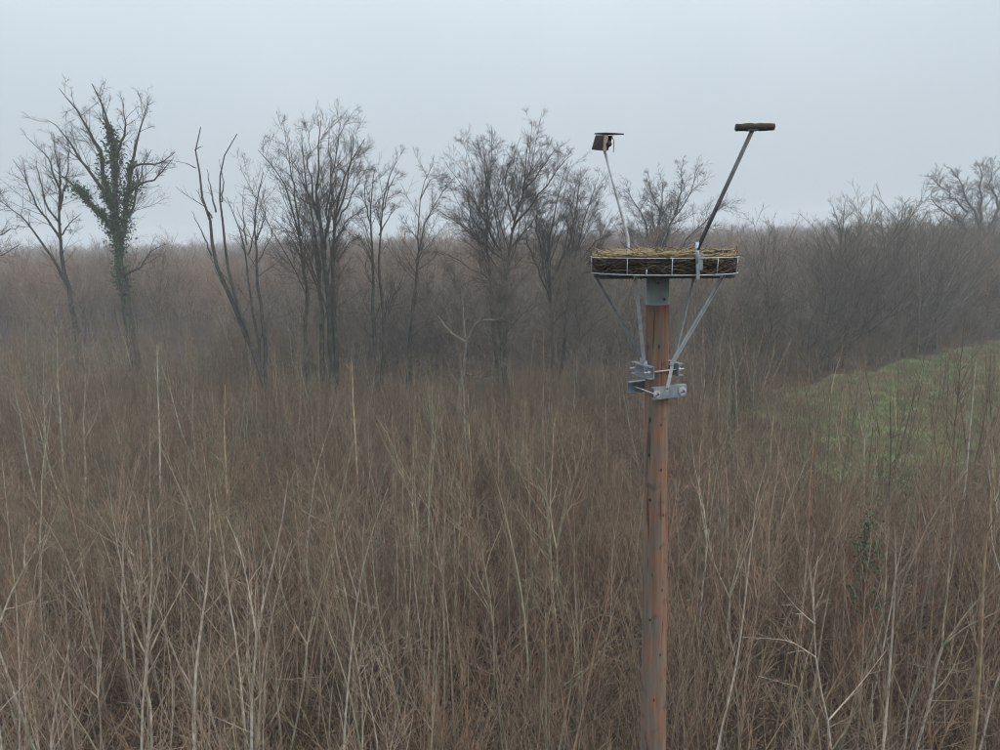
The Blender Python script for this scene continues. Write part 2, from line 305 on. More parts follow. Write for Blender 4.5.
# ------------------------------------------------------------------ scatter through geometry nodes (uncountable mass only)
def scatter(name, pts, rots, scl, protos, kind_label=None, cat=None):
    """one stuff object: its own points, carrying copies of the prototype geometry"""
    me = bpy.data.meshes.new(name); n = len(pts)
    me.vertices.add(n); me.vertices.foreach_set('co', np.ascontiguousarray(pts, dtype=np.float32).ravel())
    a = me.attributes.new('rot', 'FLOAT_VECTOR', 'POINT'); a.data.foreach_set('vector', np.ascontiguousarray(rots, dtype=np.float32).ravel())
    a = me.attributes.new('scl', 'FLOAT_VECTOR', 'POINT'); a.data.foreach_set('vector', np.ascontiguousarray(scl, dtype=np.float32).ravel())
    a = me.attributes.new('pick', 'INT', 'POINT'); a.data.foreach_set('value', rg.integers(0, len(protos), n).astype(np.int32))
    o = link(name, me); tag(o, kind_label, cat, kind='stuff')
    gn = bpy.data.node_groups.new(name + '_nodes', 'GeometryNodeTree')
    gn.interface.new_socket('Geometry', in_out='INPUT', socket_type='NodeSocketGeometry'); gn.interface.new_socket('Geometry', in_out='OUTPUT', socket_type='NodeSocketGeometry')
    gi = gn.nodes.new('NodeGroupInput'); go = gn.nodes.new('NodeGroupOutput')
    mp = gn.nodes.new('GeometryNodeMeshToPoints'); gn.links.new(gi.outputs[0], mp.inputs['Mesh'])
    iop = gn.nodes.new('GeometryNodeInstanceOnPoints'); gn.links.new(mp.outputs[0], iop.inputs['Points'])
    g2i = gn.nodes.new('GeometryNodeGeometryToInstance')
    for pm in protos:
        po = bpy.data.objects.new(pm.name, pm)
        oi = gn.nodes.new('GeometryNodeObjectInfo'); oi.inputs['Object'].default_value = po; oi.inputs['As Instance'].default_value = False
        gn.links.new(oi.outputs['Geometry'], g2i.inputs[0])
    gn.links.new(g2i.outputs[0], iop.inputs['Instance']); iop.inputs['Pick Instance'].default_value = True
    def attr(nm, dt):
        x = gn.nodes.new('GeometryNodeInputNamedAttribute'); x.data_type = dt; x.inputs['Name'].default_value = nm; return x.outputs['Attribute']
    gn.links.new(attr('pick', 'INT'), iop.inputs['Instance Index'])
    e2r = gn.nodes.new('FunctionNodeEulerToRotation'); gn.links.new(attr('rot', 'FLOAT_VECTOR'), e2r.inputs[0]); gn.links.new(e2r.outputs[0], iop.inputs['Rotation'])
    gn.links.new(attr('scl', 'FLOAT_VECTOR'), iop.inputs['Scale']); gn.links.new(iop.outputs[0], go.inputs[0])
    md = o.modifiers.new('scatter', 'NODES'); md.node_group = gn; return o
def rnd_rot(rng, n, tilt=.06): return np.stack([rng.normal(0, tilt, n), rng.normal(0, tilt, n), rng.uniform(0, 6.283, n)], 1)
def rnd_scl(rng, n, lo, hi, wob=.12):
    s = rng.uniform(lo, hi, n)[:, None]; return s * np.stack([1 + rng.normal(0, wob, n), 1 + rng.normal(0, wob, n), np.ones(n)], 1)
def on_ground(x, y, dz=0.0): return np.stack([x, y, height(x, y) + dz], 1)
def wedge(rng, n, y0, y1, spread=.82, pad=3.0, power=.5):
    """points in the ground area in front of the camera, uniform per square metre"""
    y = np.sqrt(rng.uniform(y0 ** 2, y1 ** 2, n)) if power == .5 else y0 + (y1 - y0) * rng.random(n)
    x = rng.uniform(-1, 1, n) * (spread * y + pad); return x, y

# ------------------------------------------------------------------ prototypes: bare trees of the wood, saplings, undergrowth
def wood_tree(seed, h, mat, spread=1.0, fine=1.0, r=.09, tmin=.2, tw=1.0, ang=.62):
    rng = np.random.default_rng(seed)
    P, Rr = grow(rng, np.zeros((1, 3)), np.array([[rng.normal(0, .08), rng.normal(0, .08), 1]]), np.array([h * .82]), np.array([r]), np.array([.02]), 9, .06, .05)
    a = kids(rng, P, Rr, 15, tmin, ang, .16, h * .46 * spread, .5, .6, .014 * tw, 7, .09, .06)
    b = kids(rng, *a, 7, .2, .55, .2, blen(a[0]) * .48, .35, .65, .011 * tw, 5, .10, .05)
    c = kids(rng, *b, 3.6 * fine, .15, .5, .2, blen(b[0]) * .55, .3, .75, .009 * tw, 3, .10, .04)
    return tubes('wood_tree', [(P, Rr, 5), (*a, 4), (*b, 3), (*c, 3)], mat)
def sapling(seed, h, style, mat, rs=1.0):
    rng = np.random.default_rng(seed)
    if style == 'ash':
        r = (.0042 * h + .004) * rs
        P, Rr = grow(rng, np.zeros((1, 3)), np.array([[rng.normal(0, .08), rng.normal(0, .08), 1]]), np.array([h]), np.array([r]), np.array([.004]), 12, .045, .03)
        a = kids(rng, P, Rr, rng.integers(9, 15), .2, .75, .2, h * .36, .5, .58, .004, 8, .09, .10, .016)
        b = kids(rng, *a, 5, .15, .7, .25, blen(a[0]) * .42, .3, .6, .0035, 5, .14, .06)
        c = kids(rng, *b, 2.0, .15, .75, .25, .42, .3, .8, .0036, 3, .16, .04); br = [(*a, 4), (*b, 3), (*c, 3)]
    elif style == 'fork':
        r = (.0036 * h + .004) * rs
        P, Rr = grow(rng, np.zeros((1, 3)), np.array([[rng.normal(0, .12), rng.normal(0, .12), 1]]), np.array([h * .55]), np.array([r]), np.array([r * .7]), 8, .05, .02)
        S = np.repeat(P[:, -1], 3, 0); D = nrm(np.stack([rng.normal(0, .38, 3), rng.normal(0, .38, 3), np.ones(3)], 1))
        a0 = grow(rng, S, D, np.full(3, h * .5) * rng.uniform(.7, 1.1, 3), np.full(3, r * .68), np.full(3, .004), 8, .07, .05)
        a = kids(rng, *a0, 5, .1, .65, .18, h * .2, .4, .62, .0035, 6, .1, .07)
        a1 = kids(rng, P, Rr, 4, .35, .75, .15, h * .3, .3, .5, .0035, 7, .1, .07); ba = (np.concatenate([a[0][:, :6], a1[0][:, :6]]), np.concatenate([a[1][:, :6], a1[1][:, :6]]))
        b = kids(rng, *ba, 3.5, .15, .6, .2, blen(ba[0]) * .45, .3, .7, .0028, 4, .13, .05); br = [(*a0, 5), (*a, 4), (*a1, 4), (*b, 3)]
    elif style == 'birch':
        r = (.0040 * h + .004) * rs
        P, Rr = grow(rng, np.zeros((1, 3)), np.array([[rng.normal(0, .05), rng.normal(0, .05), 1]]), np.array([h]), np.array([r]), np.array([.0035]), 12, .03, .03)
        a = kids(rng, P, Rr, 26, .12, .55, .14, h * .26, .6, .5, .003, 6, .08, .09)
        b = kids(rng, *a, 3.5, .15, .55, .2, blen(a[0]) * .5, .3, .7, .0035, 4, .12, .06); br = [(*a, 3), (*b, 3)]
    elif style == 'coppice':
        n = 11; r = (.0034 * h + .004) * rs
        az = rng.uniform(0, 6.283, n); sp = rng.uniform(.06, .42, n)
        S = np.stack([.12 * np.cos(az), .12 * np.sin(az), np.zeros(n)], 1); D = np.stack([np.cos(az) * sp, np.sin(az) * sp, np.ones(n)], 1)
        P, Rr = grow(rng, S, D, h * rng.uniform(.6, 1.05, n), np.full(n, r), np.full(n, .0035), 10, .05, .02)
        a = kids(rng, P, Rr, 7, .3, .45, .15, h * .22, .4, .6, .003, 5, .1, .08)
        b = kids(rng, *a, 3, .2, .5, .2, blen(a[0]) * .45, .3, .7, .0025, 3, .12, .06); br = [(*a, 3), (*b, 3)]
    else:   # whip: a straight shoot with hardly any branches
        r = (.0042 * h + .004) * rs
        P, Rr = grow(rng, np.zeros((1, 3)), np.array([[rng.normal(0, .06), rng.normal(0, .06), 1]]), np.array([h]), np.array([r]), np.array([.0035]), 12, .025, .02)
        a = kids(rng, P, Rr, 18, .3, .65, .2, h * .14, .5, .5, .0035, 5, .10, .06); b = kids(rng, *a, 3, .2, .5, .2, .25, .2, .7, .0025, 3, .1, .05); br = [(*a, 3), (*b, 3)]
    return (tubes('sapling_stem', [(P, Rr, 6)], mat), tubes('sapling_branches', br, mat), [(P, Rr, 4)] + br)
def shoots(seed, mat, n=40, size=1.3, h0=.9, h1=2.9):
    rng = np.random.default_rng(seed); S = np.stack([rng.normal(0, size * .5, n), rng.normal(0, size * .5, n), np.zeros(n)], 1)
    D = np.stack([rng.normal(0, .42, n), rng.normal(0, .42, n), np.ones(n)], 1)
    P, Rr = grow(rng, S, D, rng.uniform(h0, h1, n), np.full(n, .009), np.full(n, .0045), 7, .15, .02)
    a = kids(rng, P, Rr, 5, .2, .8, .3, .6, .3, .7, .0035, 4, .16, .04); return tubes('shoots', [(P, Rr, 3), (*a, 3)], mat)
def leaves(rng, C, size, droop=.0):
    n = len(C); a = nrm(rng.normal(0, 1, (n, 3))); b = nrm(np.cross(a, rng.normal(0, 1, (n, 3)))); s = size * rng.uniform(.6, 1.3, n)[:, None]
    V = np.stack([C - a * s, C + b * s * .55, C + a * s, C - b * s * .55], 1).reshape(-1, 3); return V, np.arange(4 * n).reshape(n, 4)
def bramble(seed, n=55, leaf=300):
    rng = np.random.default_rng(seed); S = np.stack([rng.normal(0, .7, n), rng.normal(0, .7, n), np.zeros(n)], 1)
    D = np.stack([rng.normal(0, .5, n), rng.normal(0, .5, n), np.ones(n)], 1)
    P, Rr = grow(rng, S, D, rng.uniform(1.0, 2.4, n), np.full(n, .008), np.full(n, .004), 8, .16, -.16)
    a = kids(rng, P, Rr, 3, .2, .8, .3, .5, .2, .7, .0025, 4, .2, -.03)
    m1 = tubes('bramble', [(P, Rr, 3), (*a, 3)], M_DARK)
    i = rng.integers(0, n, leaf); j = rng.integers(2, 8, leaf); C = P[i, j] + rng.normal(0, .08, (leaf, 3)); C[:, 2] = np.abs(C[:, 2])
    V, Q = leaves(rng, C, .042); m2 = raw_mesh('bramble_leaves', V, Q, M_DEADLEAF, smooth=False); return m1, m2
def litter(seed, n=260):
    rng = np.random.default_rng(seed); C = np.stack([rng.normal(0, .9, n), rng.normal(0, .9, n), rng.uniform(.01, .12, n)], 1)
    V, Q = leaves(rng, C, .05); return raw_mesh('litter', V, Q, M_DEADLEAF, smooth=False)
def tuft(seed, mat, n=40, w=.22, h=.28):
    rng = np.random.default_rng(seed); C = np.stack([rng.normal(0, w, n), rng.normal(0, w, n), np.zeros(n)], 1)
    tip = C + np.stack([rng.normal(0, .12, n), rng.normal(0, .12, n), rng.uniform(.5, 1.2, n) * h], 1); sd_ = nrm(np.cross(tip - C, rng.normal(0, 1, (n, 3)))) * .012
    V = np.stack([C - sd_, C + sd_, tip], 1).reshape(-1, 3); return raw_mesh('tuft', V, np.arange(3 * n).reshape(n, 3), mat, smooth=False)

# ------------------------------------------------------------------ far wood: one mass of bare crowns
rw = np.random.default_rng(11)
wood_protos = [wood_tree(100 + i, 10, M_WOOD, 1.0 + .15 * (i % 3), .8, tw=1.3) for i in range(6)]
def wood_points(n, y0, y1, spread, pad):
    x, y = wedge(rw, n, y0, y1, spread, pad); keep = (y > field_back(x) + 2) | (x < 10); keep &= (y > 66 - .25 * np.minimum(x, 0)); return x[keep], y[keep]
x1, y1 = wood_points(2300, 62, 160, .85, 12); x2, y2 = wood_points(2600, 160, 420, .85, 10); x3, y3 = wood_points(1600, 420, 860, .85, 0)
wx, wy = np.r_[x1, x2, x3], np.r_[y1, y2, y3]
ws = np.r_[rw.uniform(.74, 1.02, len(x1)), rw.uniform(.8, 1.08, len(x2)), rw.uniform(.85, 1.12, len(x3))]
ws = ws * (1 + .10 * np.sin(wx * .045 + 1) * np.cos(wy * .05) + .06 * np.sin(wx * .13 + wy * .09)); ws = np.where(rw.random(len(ws)) < .09, ws * rw.uniform(1.15, 1.4, len(ws)), ws)
k_ = np.abs(wx) < 860; wx, wy, ws = wx[k_], wy[k_], ws[k_]
wide = np.where(wy > 160, 1.35, 1.05)
scl = np.stack([ws * wide, ws * wide, ws], 1)
scatter('distant_wood', on_ground(wx, wy) * np.array([1, 1, 0]) + np.array([0, 0, -.1]), rnd_rot(rw, len(wx), .04), scl, wood_protos, 'brown leafless wood stretching away into the mist', 'woodland')

# ------------------------------------------------------------------ hero trees
def hero(name, label, Y, trunks, limbs, seed, mat, thick, dens=1.0, twig=.75, base_px=None, cat='tree', group=None, depth=1.0, levels=3, upw=.05, wob=.05, low=.22, extra=0, tr=1.0):
    """trunks / limbs: pixel polylines (px, py[, metres of depth]) read at distance Y; a trunk is run down to the ground"""
    rng = np.random.default_rng(seed); pxm = Y / F_PX
    def line(pl, dd):
        n = len(pl); out = []
        for i, q in enumerate(pl):
            out.append(at(q[0], q[1], Y + dd * (i / max(n - 1, 1)) + (q[2] if len(q) > 2 else 0)))
        return np.array(out)
    b0 = line(trunks[0][0], 0)[0]
    root = empty(name, (b0[0], Y, float(height(b0[0], Y)))); o = np.array(root.location)
    tb, lb = [], []
    for j, (pl, w0, w1) in enumerate(trunks):
        P = line(pl, 0 if j == 0 else rng.uniform(-1, 1) * depth)
        g = np.array([P[0, 0] + (P[0, 0] - P[1, 0]) * .3, P[0, 1], height(P[0, 0], P[0, 1]) - .15]); P = np.vstack([g, P])
        tb.append(limb(P - o, w0 * pxm * .5 * 1.0, w1 * pxm * .25, 14, wob, rng))
    for (pl, w0, w1) in limbs:
        P = line(pl, rng.uniform(-1, 1) * depth * 2.2); lb.append(limb(P - o, w0 * pxm * .42, w1 * pxm * .2, 12, wob * 1.3 * min(1.0, np.linalg.norm(P[-1] - P[0]) / 7), rng))
    if extra:
        Pt = np.concatenate([b[0] for b in tb]); Rt = np.concatenate([b[1] for b in tb])
        e = kids(rng, Pt, Rt, extra / len(tb), .34, .42, .14, blen(Pt) * .62, .72, .45, .012, 12, .035, .035, tmax=.85)
        lb += [(e[0][i:i + 1], e[1][i:i + 1]) for i in range(len(e[0]))]
    P0 = np.concatenate([b[0][:, -12:] for b in tb] + [b[0] for b in lb]); R0 = np.concatenate([b[1][:, -12:] for b in tb] + [b[1] for b in lb])
    top = np.array([(q[:, 2].max()) for q in P0]); H = max(top); L0 = blen(P0)
    a = kids(rng, P0, R0, 12 * dens * np.clip(L0 / 6, .4, 2.0), .15, .66, .2, np.clip(L0 * .46, 1.0, 4.2), .62, .45, .008 * tr, 6, .075, upw * .6, .028 * tr)
    ok = a[0][:, 0, 2] > H * low; a = (a[0][ok], a[1][ok])
    b = kids(rng, *a, 6 * twig, .12, .68, .2, blen(a[0]) * .5, .4, .65, .006 * tr, 5, .085, upw * .6)
    br = [(*x, 6) for x in lb] + [(*a, 4), (*b, 3)]
    if levels > 2:
        c = kids(rng, *b, 6 * twig, .05, .68, .2, np.maximum(blen(b[0]) * .7, .3), .3, .8, .0048 * tr, 3, .1, upw * .3); br.append((*c, 3))
    link('trunk', tubes('trunk', [(*x, 8) for x in tb], mat), root); link('crown', tubes('crown', br, mat), root)
    tag(root, label, cat, group); return root, tb, lb

G_LINE = 'tall bare trees standing along the edge of the thicket'
ivy_root, ivy_tb, ivy_lb = hero('ivy_clad_tree', 'tallest bare tree, its forked trunk wrapped in dark green ivy', 62,
    [([(130, 330), (126, 298), (120, 267), (115, 228), (115, 186), (116, 155), (108, 116), (92, 84)], 12, 1.6)],
    [([(113, 205), (105, 189), (102, 152), (81, 116), (60, 89)], 6, 1.2), ([(112, 210), (106, 194), (84, 166), (67, 136), (49, 119)], 5, 1.2),
     ([(115, 232), (109, 222), (87, 200), (71, 180), (53, 169)], 6.5, 1.3), ([(119, 250), (126, 217), (129, 180), (137, 141), (148, 102)], 7, 1.2),
     ([(127, 200), (134, 186), (157, 178), (174, 158)], 3.5, 1), ([(131, 172), (137, 164), (162, 164), (176, 152)], 3, 1), ([(115, 170), (116, 158), (126, 130), (123, 103)], 4.5, 1.1),
     ([(123, 275), (140, 268), (152, 250), (166, 244)], 3, .8), ([(116, 150), (104, 120), (100, 95)], 3, 1), ([(117, 240), (130, 215), (136, 190), (150, 150)], 4, 1)], 21, M_OLD, .45, .75, .8, group=G_LINE)
rng = np.random.default_rng(5); C = []
for (P, Rr), n, t0, t1, sp in [(ivy_tb[0], 3600, .3, .86, .42)] + [(l, n_, a_, b_, .34) for l, n_, a_, b_ in ((ivy_lb[0], 500, 0, .45), (ivy_lb[2], 1500, 0, .72), (ivy_lb[3], 1300, 0, .6), (ivy_lb[1], 300, 0, .25), (ivy_lb[4], 200, 0, .3))]:
    t = rng.uniform(t0, t1, n) * (P.shape[1] - 1); i = t.astype(int); f = (t - i)[:, None]; q = P[0, i] * (1 - f) + P[0, np.minimum(i + 1, P.shape[1] - 1)] * f
    clump = (np.sin(q[:, 2] * 1.7 + n) * .35 + .75)[:, None]; C.append(q + rng.normal(0, sp, (n, 3)) * clump)
V, Q = leaves(rng, np.concatenate(C), .13); tag(link('ivy', raw_mesh('ivy', V, Q, M_IVY, smooth=False), ivy_root), 'dark green ivy leaves climbing the trunk', kind='stuff')

hero('bare_tree', 'bare tree with a low limb sweeping sideways beside the ivy-clad tree', 66,
    [([(74, 322), (69, 292), (63, 267), (60, 228), (59, 200), (60, 152)], 6.5, 1.2)],
    [([(67, 285), (49, 256), (31, 225), (17, 211), (-6, 199)], 4, 1), ([(61, 240), (53, 228), (34, 200), (22, 172), (13, 160)], 3.2, .9), ([(60, 200), (59, 189), (48, 155), (26, 138)], 3, .9),
     ([(60, 185), (60, 178), (53, 133)], 2.4, .8), ([(62, 235), (70, 222), (82, 213)], 2, .7), ([(60, 210), (66, 180), (70, 150), (66, 135)], 2.6, .8), ([(61, 225), (46, 205), (40, 180), (36, 160)], 2.6, .8)], 22, M_OLD, .3, .7, .8, group=G_LINE)
hero('bare_tree', 'bare tree mostly cut off, only side limbs reaching toward the low-limbed tree', 64,
    [([(-48, 330), (-46, 280), (-44, 230), (-46, 180)], 8, 2)],
    [([(-45, 262), (-20, 246), (0, 234), (23, 225)], 4, 1), ([(-45, 270), (-14, 262), (4, 254), (20, 244)], 3.4, .8), ([(-45, 235), (-20, 205), (-5, 195), (4, 190)], 3, .8)], 23, M_OLD, .3, .6, .7, group=G_LINE)
hero('dead_tree', 'leaning dead tree with two crooked stems and stubby broken branches', 46,
    [([(264, 380), (254, 350), (237, 316), (227, 288), (211, 257), (212, 223), (204, 195), (194, 167), (195, 136), (200, 127)], 6.5, 1.6),
     ([(265, 380), (252, 345), (240, 310), (228, 274), (225, 234), (221, 204), (216, 184), (222, 159), (236, 134)], 5, 1.4)],
    [([(212, 256), (201, 229), (191, 211)], 2.4, 1), ([(212, 218), (203, 203), (197, 190)], 2.2, 1), ([(216, 212), (211, 190), (207, 170)], 2.4, 1.2), ([(196, 168), (188, 164), (176, 161)], 1.2, .6), ([(222, 202), (224, 180), (219, 160)], 2, .9), ([(195, 150), (200, 147), (203, 146)], 1.4, .8)],
    24, M_SNAG, .3, .12, .5, group=G_LINE, levels=2)
hero('dead_tree', 'upright half-dead tree with short forked tops, right behind the leaning dead tree', 47,
    [([(266, 372), (264, 340), (261, 316), (256, 268), (257, 237), (254, 212), (263, 173)], 5, 1.3), ([(258, 350), (250, 300), (247, 274), (247, 243), (233, 215), (226, 198)], 4, 1.1)],
    [([(247, 245), (243, 215), (243, 195)], 2.2, .8), ([(257, 240), (266, 215), (262, 190)], 2, .7), ([(248, 255), (256, 225), (250, 205)], 2, .8), ([(258, 262), (270, 240), (274, 225)], 1.6, .7)], 25, M_SNAG, .3, .35, .6, group=G_LINE)
hero('bare_tree', 'big many-stemmed bare tree with a dense rounded fan of branches', 47,
    [([(332, 370), (330, 330), (328, 307), (326, 257), (317, 212), (317, 170), (320, 122)], 8, 1.2), ([(307, 366), (306, 307), (303, 268), (300, 234), (289, 192), (275, 167), (258, 150)], 5, 1),
     ([(336, 368), (334, 300), (331, 257), (335, 212), (345, 170), (365, 139)], 6, 1), ([(322, 368), (321, 300), (320, 257), (309, 206), (301, 142)], 6, 1)],
    [([(301, 236), (292, 178), (285, 131)], 3, .9), ([(332, 250), (348, 218), (372, 203)], 2.6, .8), ([(326, 250), (328, 200), (336, 150), (341, 118)], 3.4, .9), ([(318, 220), (308, 170), (310, 125)], 3, .8),
     ([(334, 225), (346, 190), (352, 150), (350, 125)], 3, .8), ([(326, 260), (320, 215), (300, 180), (290, 150)], 3, .8), ([(333, 232), (352, 195), (368, 165)], 2.6, .8), ([(325, 245), (332, 190), (328, 140), (331, 115)], 3, .8), ([(302, 262), (290, 235), (276, 220)], 1.8, .6), ([(336, 262), (352, 240), (364, 236)], 1.8, .6)],
    26, M_OLD, .3, .7, 1.0, group=G_LINE, upw=.08, extra=10)
hero('bare_tree', 'slim twin-trunked bare tree next to the many-stemmed tree', 46,
    [([(377, 378), (374, 300), (372, 250), (370, 215), (373, 172)], 5.5, 1), ([(382, 378), (384, 310), (378, 260), (379, 230), (386, 190), (396, 160)], 5, .9)],
    [([(373, 262), (362, 240), (352, 232)], 1.8, .6), ([(379, 235), (392, 212), (402, 200)], 2, .6), ([(371, 225), (364, 195), (368, 165)], 2, .6), ([(382, 215), (390, 185), (398, 172)], 2, .6)], 27, M_OLD, .25, .8, .9, group=G_LINE, upw=.08)
hero('bare_tree', 'thin sinuous bare tree with a light feathery top', 47,
    [([(408, 360), (412, 310), (418, 270), (418, 245), (428, 212), (443, 192), (456, 176)], 3.6, .8), ([(410, 350), (416, 280), (419, 220), (421, 182), (434, 164)], 3.2, .8)],
    [([(420, 200), (430, 180), (446, 172)], 1.5, .5), ([(417, 270), (430, 262), (440, 250)], 1.6, .6), ([(419, 240), (405, 225), (398, 218)], 1.4, .5)], 28, M_OLD, .2, .7, .9, group=G_LINE)
hero('bare_tree', 'broad bare tree whose fan of fine branches rises highest in the middle', 50,
    [([(505, 385), (505, 330), (507, 280), (510, 235), (520, 199), (527, 180), (525, 158), (530, 134)], 6, .9), ([(498, 380), (492, 320), (488, 260), (486, 200), (486, 150)], 4.5, .8)],
    [([(509, 270), (490, 230), (470, 195), (452, 172)], 3.4, .8), ([(508, 262), (478, 240), (448, 215), (430, 205)], 3, .8), ([(512, 230), (540, 195), (560, 165), (574, 152)], 3.4, .8), ([(508, 290), (460, 262), (440, 250)], 2.6, .7),
     ([(514, 220), (504, 185), (508, 160)], 2.6, .7), ([(525, 190), (544, 165), (556, 148)], 2.6, .7), ([(488, 240), (470, 215), (466, 180)], 2.4, .7), ([(508, 250), (530, 225), (548, 200)], 2.6, .7)], 29, M_OLD, .28, .9, 1.1, group=G_LINE, low=.08, extra=20)
hero('bare_tree', 'spreading bare tree with twiggy branches reaching toward the camera shelter', 52,
    [([(553, 392), (552, 340), (550, 290), (548, 245), (556, 205), (566, 165)], 5, .8), ([(560, 390), (566, 320), (574, 260), (586, 210), (596, 188)], 4.5, .8)],
    [([(551, 300), (530, 250), (522, 205)], 3, .7), ([(552, 280), (570, 240), (578, 200), (580, 168)], 3, .7), ([(568, 300), (598, 250), (616, 222)], 2.8, .7), ([(572, 270), (600, 238), (624, 232)], 2.2, .6), ([(549, 262), (536, 230), (538, 190)], 2.4, .7), ([(556, 320), (590, 290), (612, 280)], 2, .6)], 30, M_OLD, .28, .9, 1.1, group=G_LINE, low=.08, extra=20)
hero('low_tree', 'low sprawling grey tree tangled beneath the broad bare tree', 46,
    [([(506, 402), (503, 370), (498, 330), (502, 290), (508, 258)], 3.6, .8)],
    [([(502, 352), (480, 320), (462, 300), (448, 296)], 2.2, .6), ([(500, 340), (524, 312), (548, 300), (560, 304)], 2.2, .6), ([(499, 325), (486, 290), (478, 268)], 2, .6), ([(501, 310), (522, 280), (536, 262)], 2, .6)], 41, M_HEDGE, .25, 1.2, 1.0, low=.06, extra=14)
hero('low_tree', 'low sprawling grey tree tangled beneath the spreading bare tree', 47,
    [([(578, 405), (576, 370), (580, 330), (574, 292), (578, 262)], 3.6, .8)],
    [([(577, 352), (558, 325), (540, 312)], 2.2, .6), ([(579, 340), (602, 318), (622, 310)], 2.2, .6), ([(577, 318), (560, 290), (552, 270)], 2, .6), ([(576, 308), (598, 282), (610, 266)], 2, .6)], 42, M_HEDGE, .25, 1.2, 1.0, low=.06, extra=14)
hero('broken_tree', 'small gnarled tree with a pale broken trunk and an arching side branch', 41,
    [([(458, 418), (462, 384), (466, 352), (466, 336)], 6, 4.0)],
    [([(466, 342), (460, 339), (441, 323), (428, 298), (425, 262)], 3, .8), ([(465, 338), (463, 320), (462, 294), (450, 275), (441, 262)], 3, .8), ([(466, 342), (476, 323), (492, 318), (518, 325), (524, 335)], 3.2, .8), ([(464, 372), (479, 380), (496, 370), (506, 364)], 2.4, .7), ([(478, 322), (492, 300), (510, 290)], 2, .6)],
    31, M_BROKEN, .25, 1.5, 1.0)
hero('bare_tree', 'bare tree spreading its branches behind the nest platform', 74,
    [([(656, 330), (656, 290), (655, 249), (660, 213), (664, 179)], 4.5, .8)],
    [([(656, 262), (673, 218), (690, 196), (699, 165)], 3.2, .8), ([(655, 262), (644, 218), (630, 194), (624, 188)], 3, .8), ([(657, 280), (690, 235), (718, 210), (734, 200)], 2.6, .7), ([(661, 215), (650, 190), (648, 172)], 2, .6), ([(675, 215), (682, 185), (680, 162)], 2.2, .6), ([(655, 275), (630, 240), (612, 225)], 2.2, .6)], 32, M_OLD, .3, 1.0, 1.0, extra=10, tr=1.4)
hero('bare_tree', 'upright bare tree rising above the wood edge by the green field', 60,
    [([(822, 375), (826, 320), (836, 280), (842, 240), (844, 200)], 4.5, .8)],
    [([(838, 268), (826, 240), (820, 222)], 2.2, .6), ([(840, 258), (858, 235), (870, 215)], 2.4, .6), ([(830, 300), (812, 268), (806, 240)], 2.4, .6), ([(842, 235), (836, 215), (832, 205)], 1.8, .5), ([(834, 290), (856, 265), (870, 250)], 2, .6)], 33, M_HEDGE, .3, .95, 1.0)
hero('bare_tree', 'leaning bare tree with a windswept top above the wood edge', 64,
    [([(872, 362), (876, 310), (881, 272), (891, 235), (910, 204)], 4.8, .8)],
    [([(885, 255), (882, 225), (880, 208)], 2.2, .6), ([(890, 238), (905, 222), (922, 206)], 2.2, .6), ([(880, 280), (900, 262), (914, 240)], 2.4, .6), ([(878, 290), (862, 262), (856, 235)], 2.4, .6)], 34, M_HEDGE, .3, .95, 1.0)
hero('old_oak', 'large misty bare oak with a domed crown of crooked limbs', 125,
    [([(988, 330), (988, 290), (986, 262), (982, 236)], 9, 5)],
    [([(984, 250), (965, 225), (950, 214), (936, 206), (930, 192)], 4.5, .8), ([(983, 240), (972, 205), (962, 180), (950, 168)], 4, .8), ([(983, 238), (980, 200), (982, 175), (978, 160)], 4, .8), ([(984, 240), (1000, 205), (1004, 180), (1008, 165)], 4, .8),
     ([(985, 250), (1012, 225), (1030, 205), (1040, 190)], 4, .8), ([(968, 212), (945, 190), (934, 176)], 2.6, .7), ([(984, 255), (950, 238), (932, 230)], 3, .7), ([(1000, 210), (990, 180), (992, 162)], 2.6, .7)], 35, M_OLD, .5, 1.5, 1.0, wob=.14, low=.1, tr=2.0, extra=8)

# ------------------------------------------------------------------ wood edge on the right: countable bare trees along the field
rh = np.random.default_rng(77)
hedge_protos = [wood_tree(200 + i, 11, M_HEDGE, 1.25, 1.1, .12, .06, 1.05, .64) for i in range(6)]
n_h = 56
for i in range(n_h):
    x = 15 + 56 * ((i * .5) % 31 / 31) + rh.uniform(-.8, .8); y = field_back(x) + 2.0 + rh.uniform(0, 4) + (7 if i > 30 else 0)
    s = rh.uniform(.72, 1.26) * (.88 + .004 * (x - 17)) * (.88 if i > 30 else 1); o = link('wood_edge_tree', hedge_protos[i % 6]); o.location = (x, y, float(height(x, y)) - .05)
    o.rotation_euler = (0, rh.normal(0, .03), rh.uniform(0, 6.28)); o.scale = (s * 1.08, s * 1.08, s)
    lab = ('tall' if s > 1.02 else 'low' if s < .88 else 'middling') + ' grey twiggy tree in the wood edge, ' + ('by the near corner of the field' if x < 28 else 'midway along the field' if x < 45 else 'at the misty far end of the field')
    tag(o, lab, 'tree', lab)
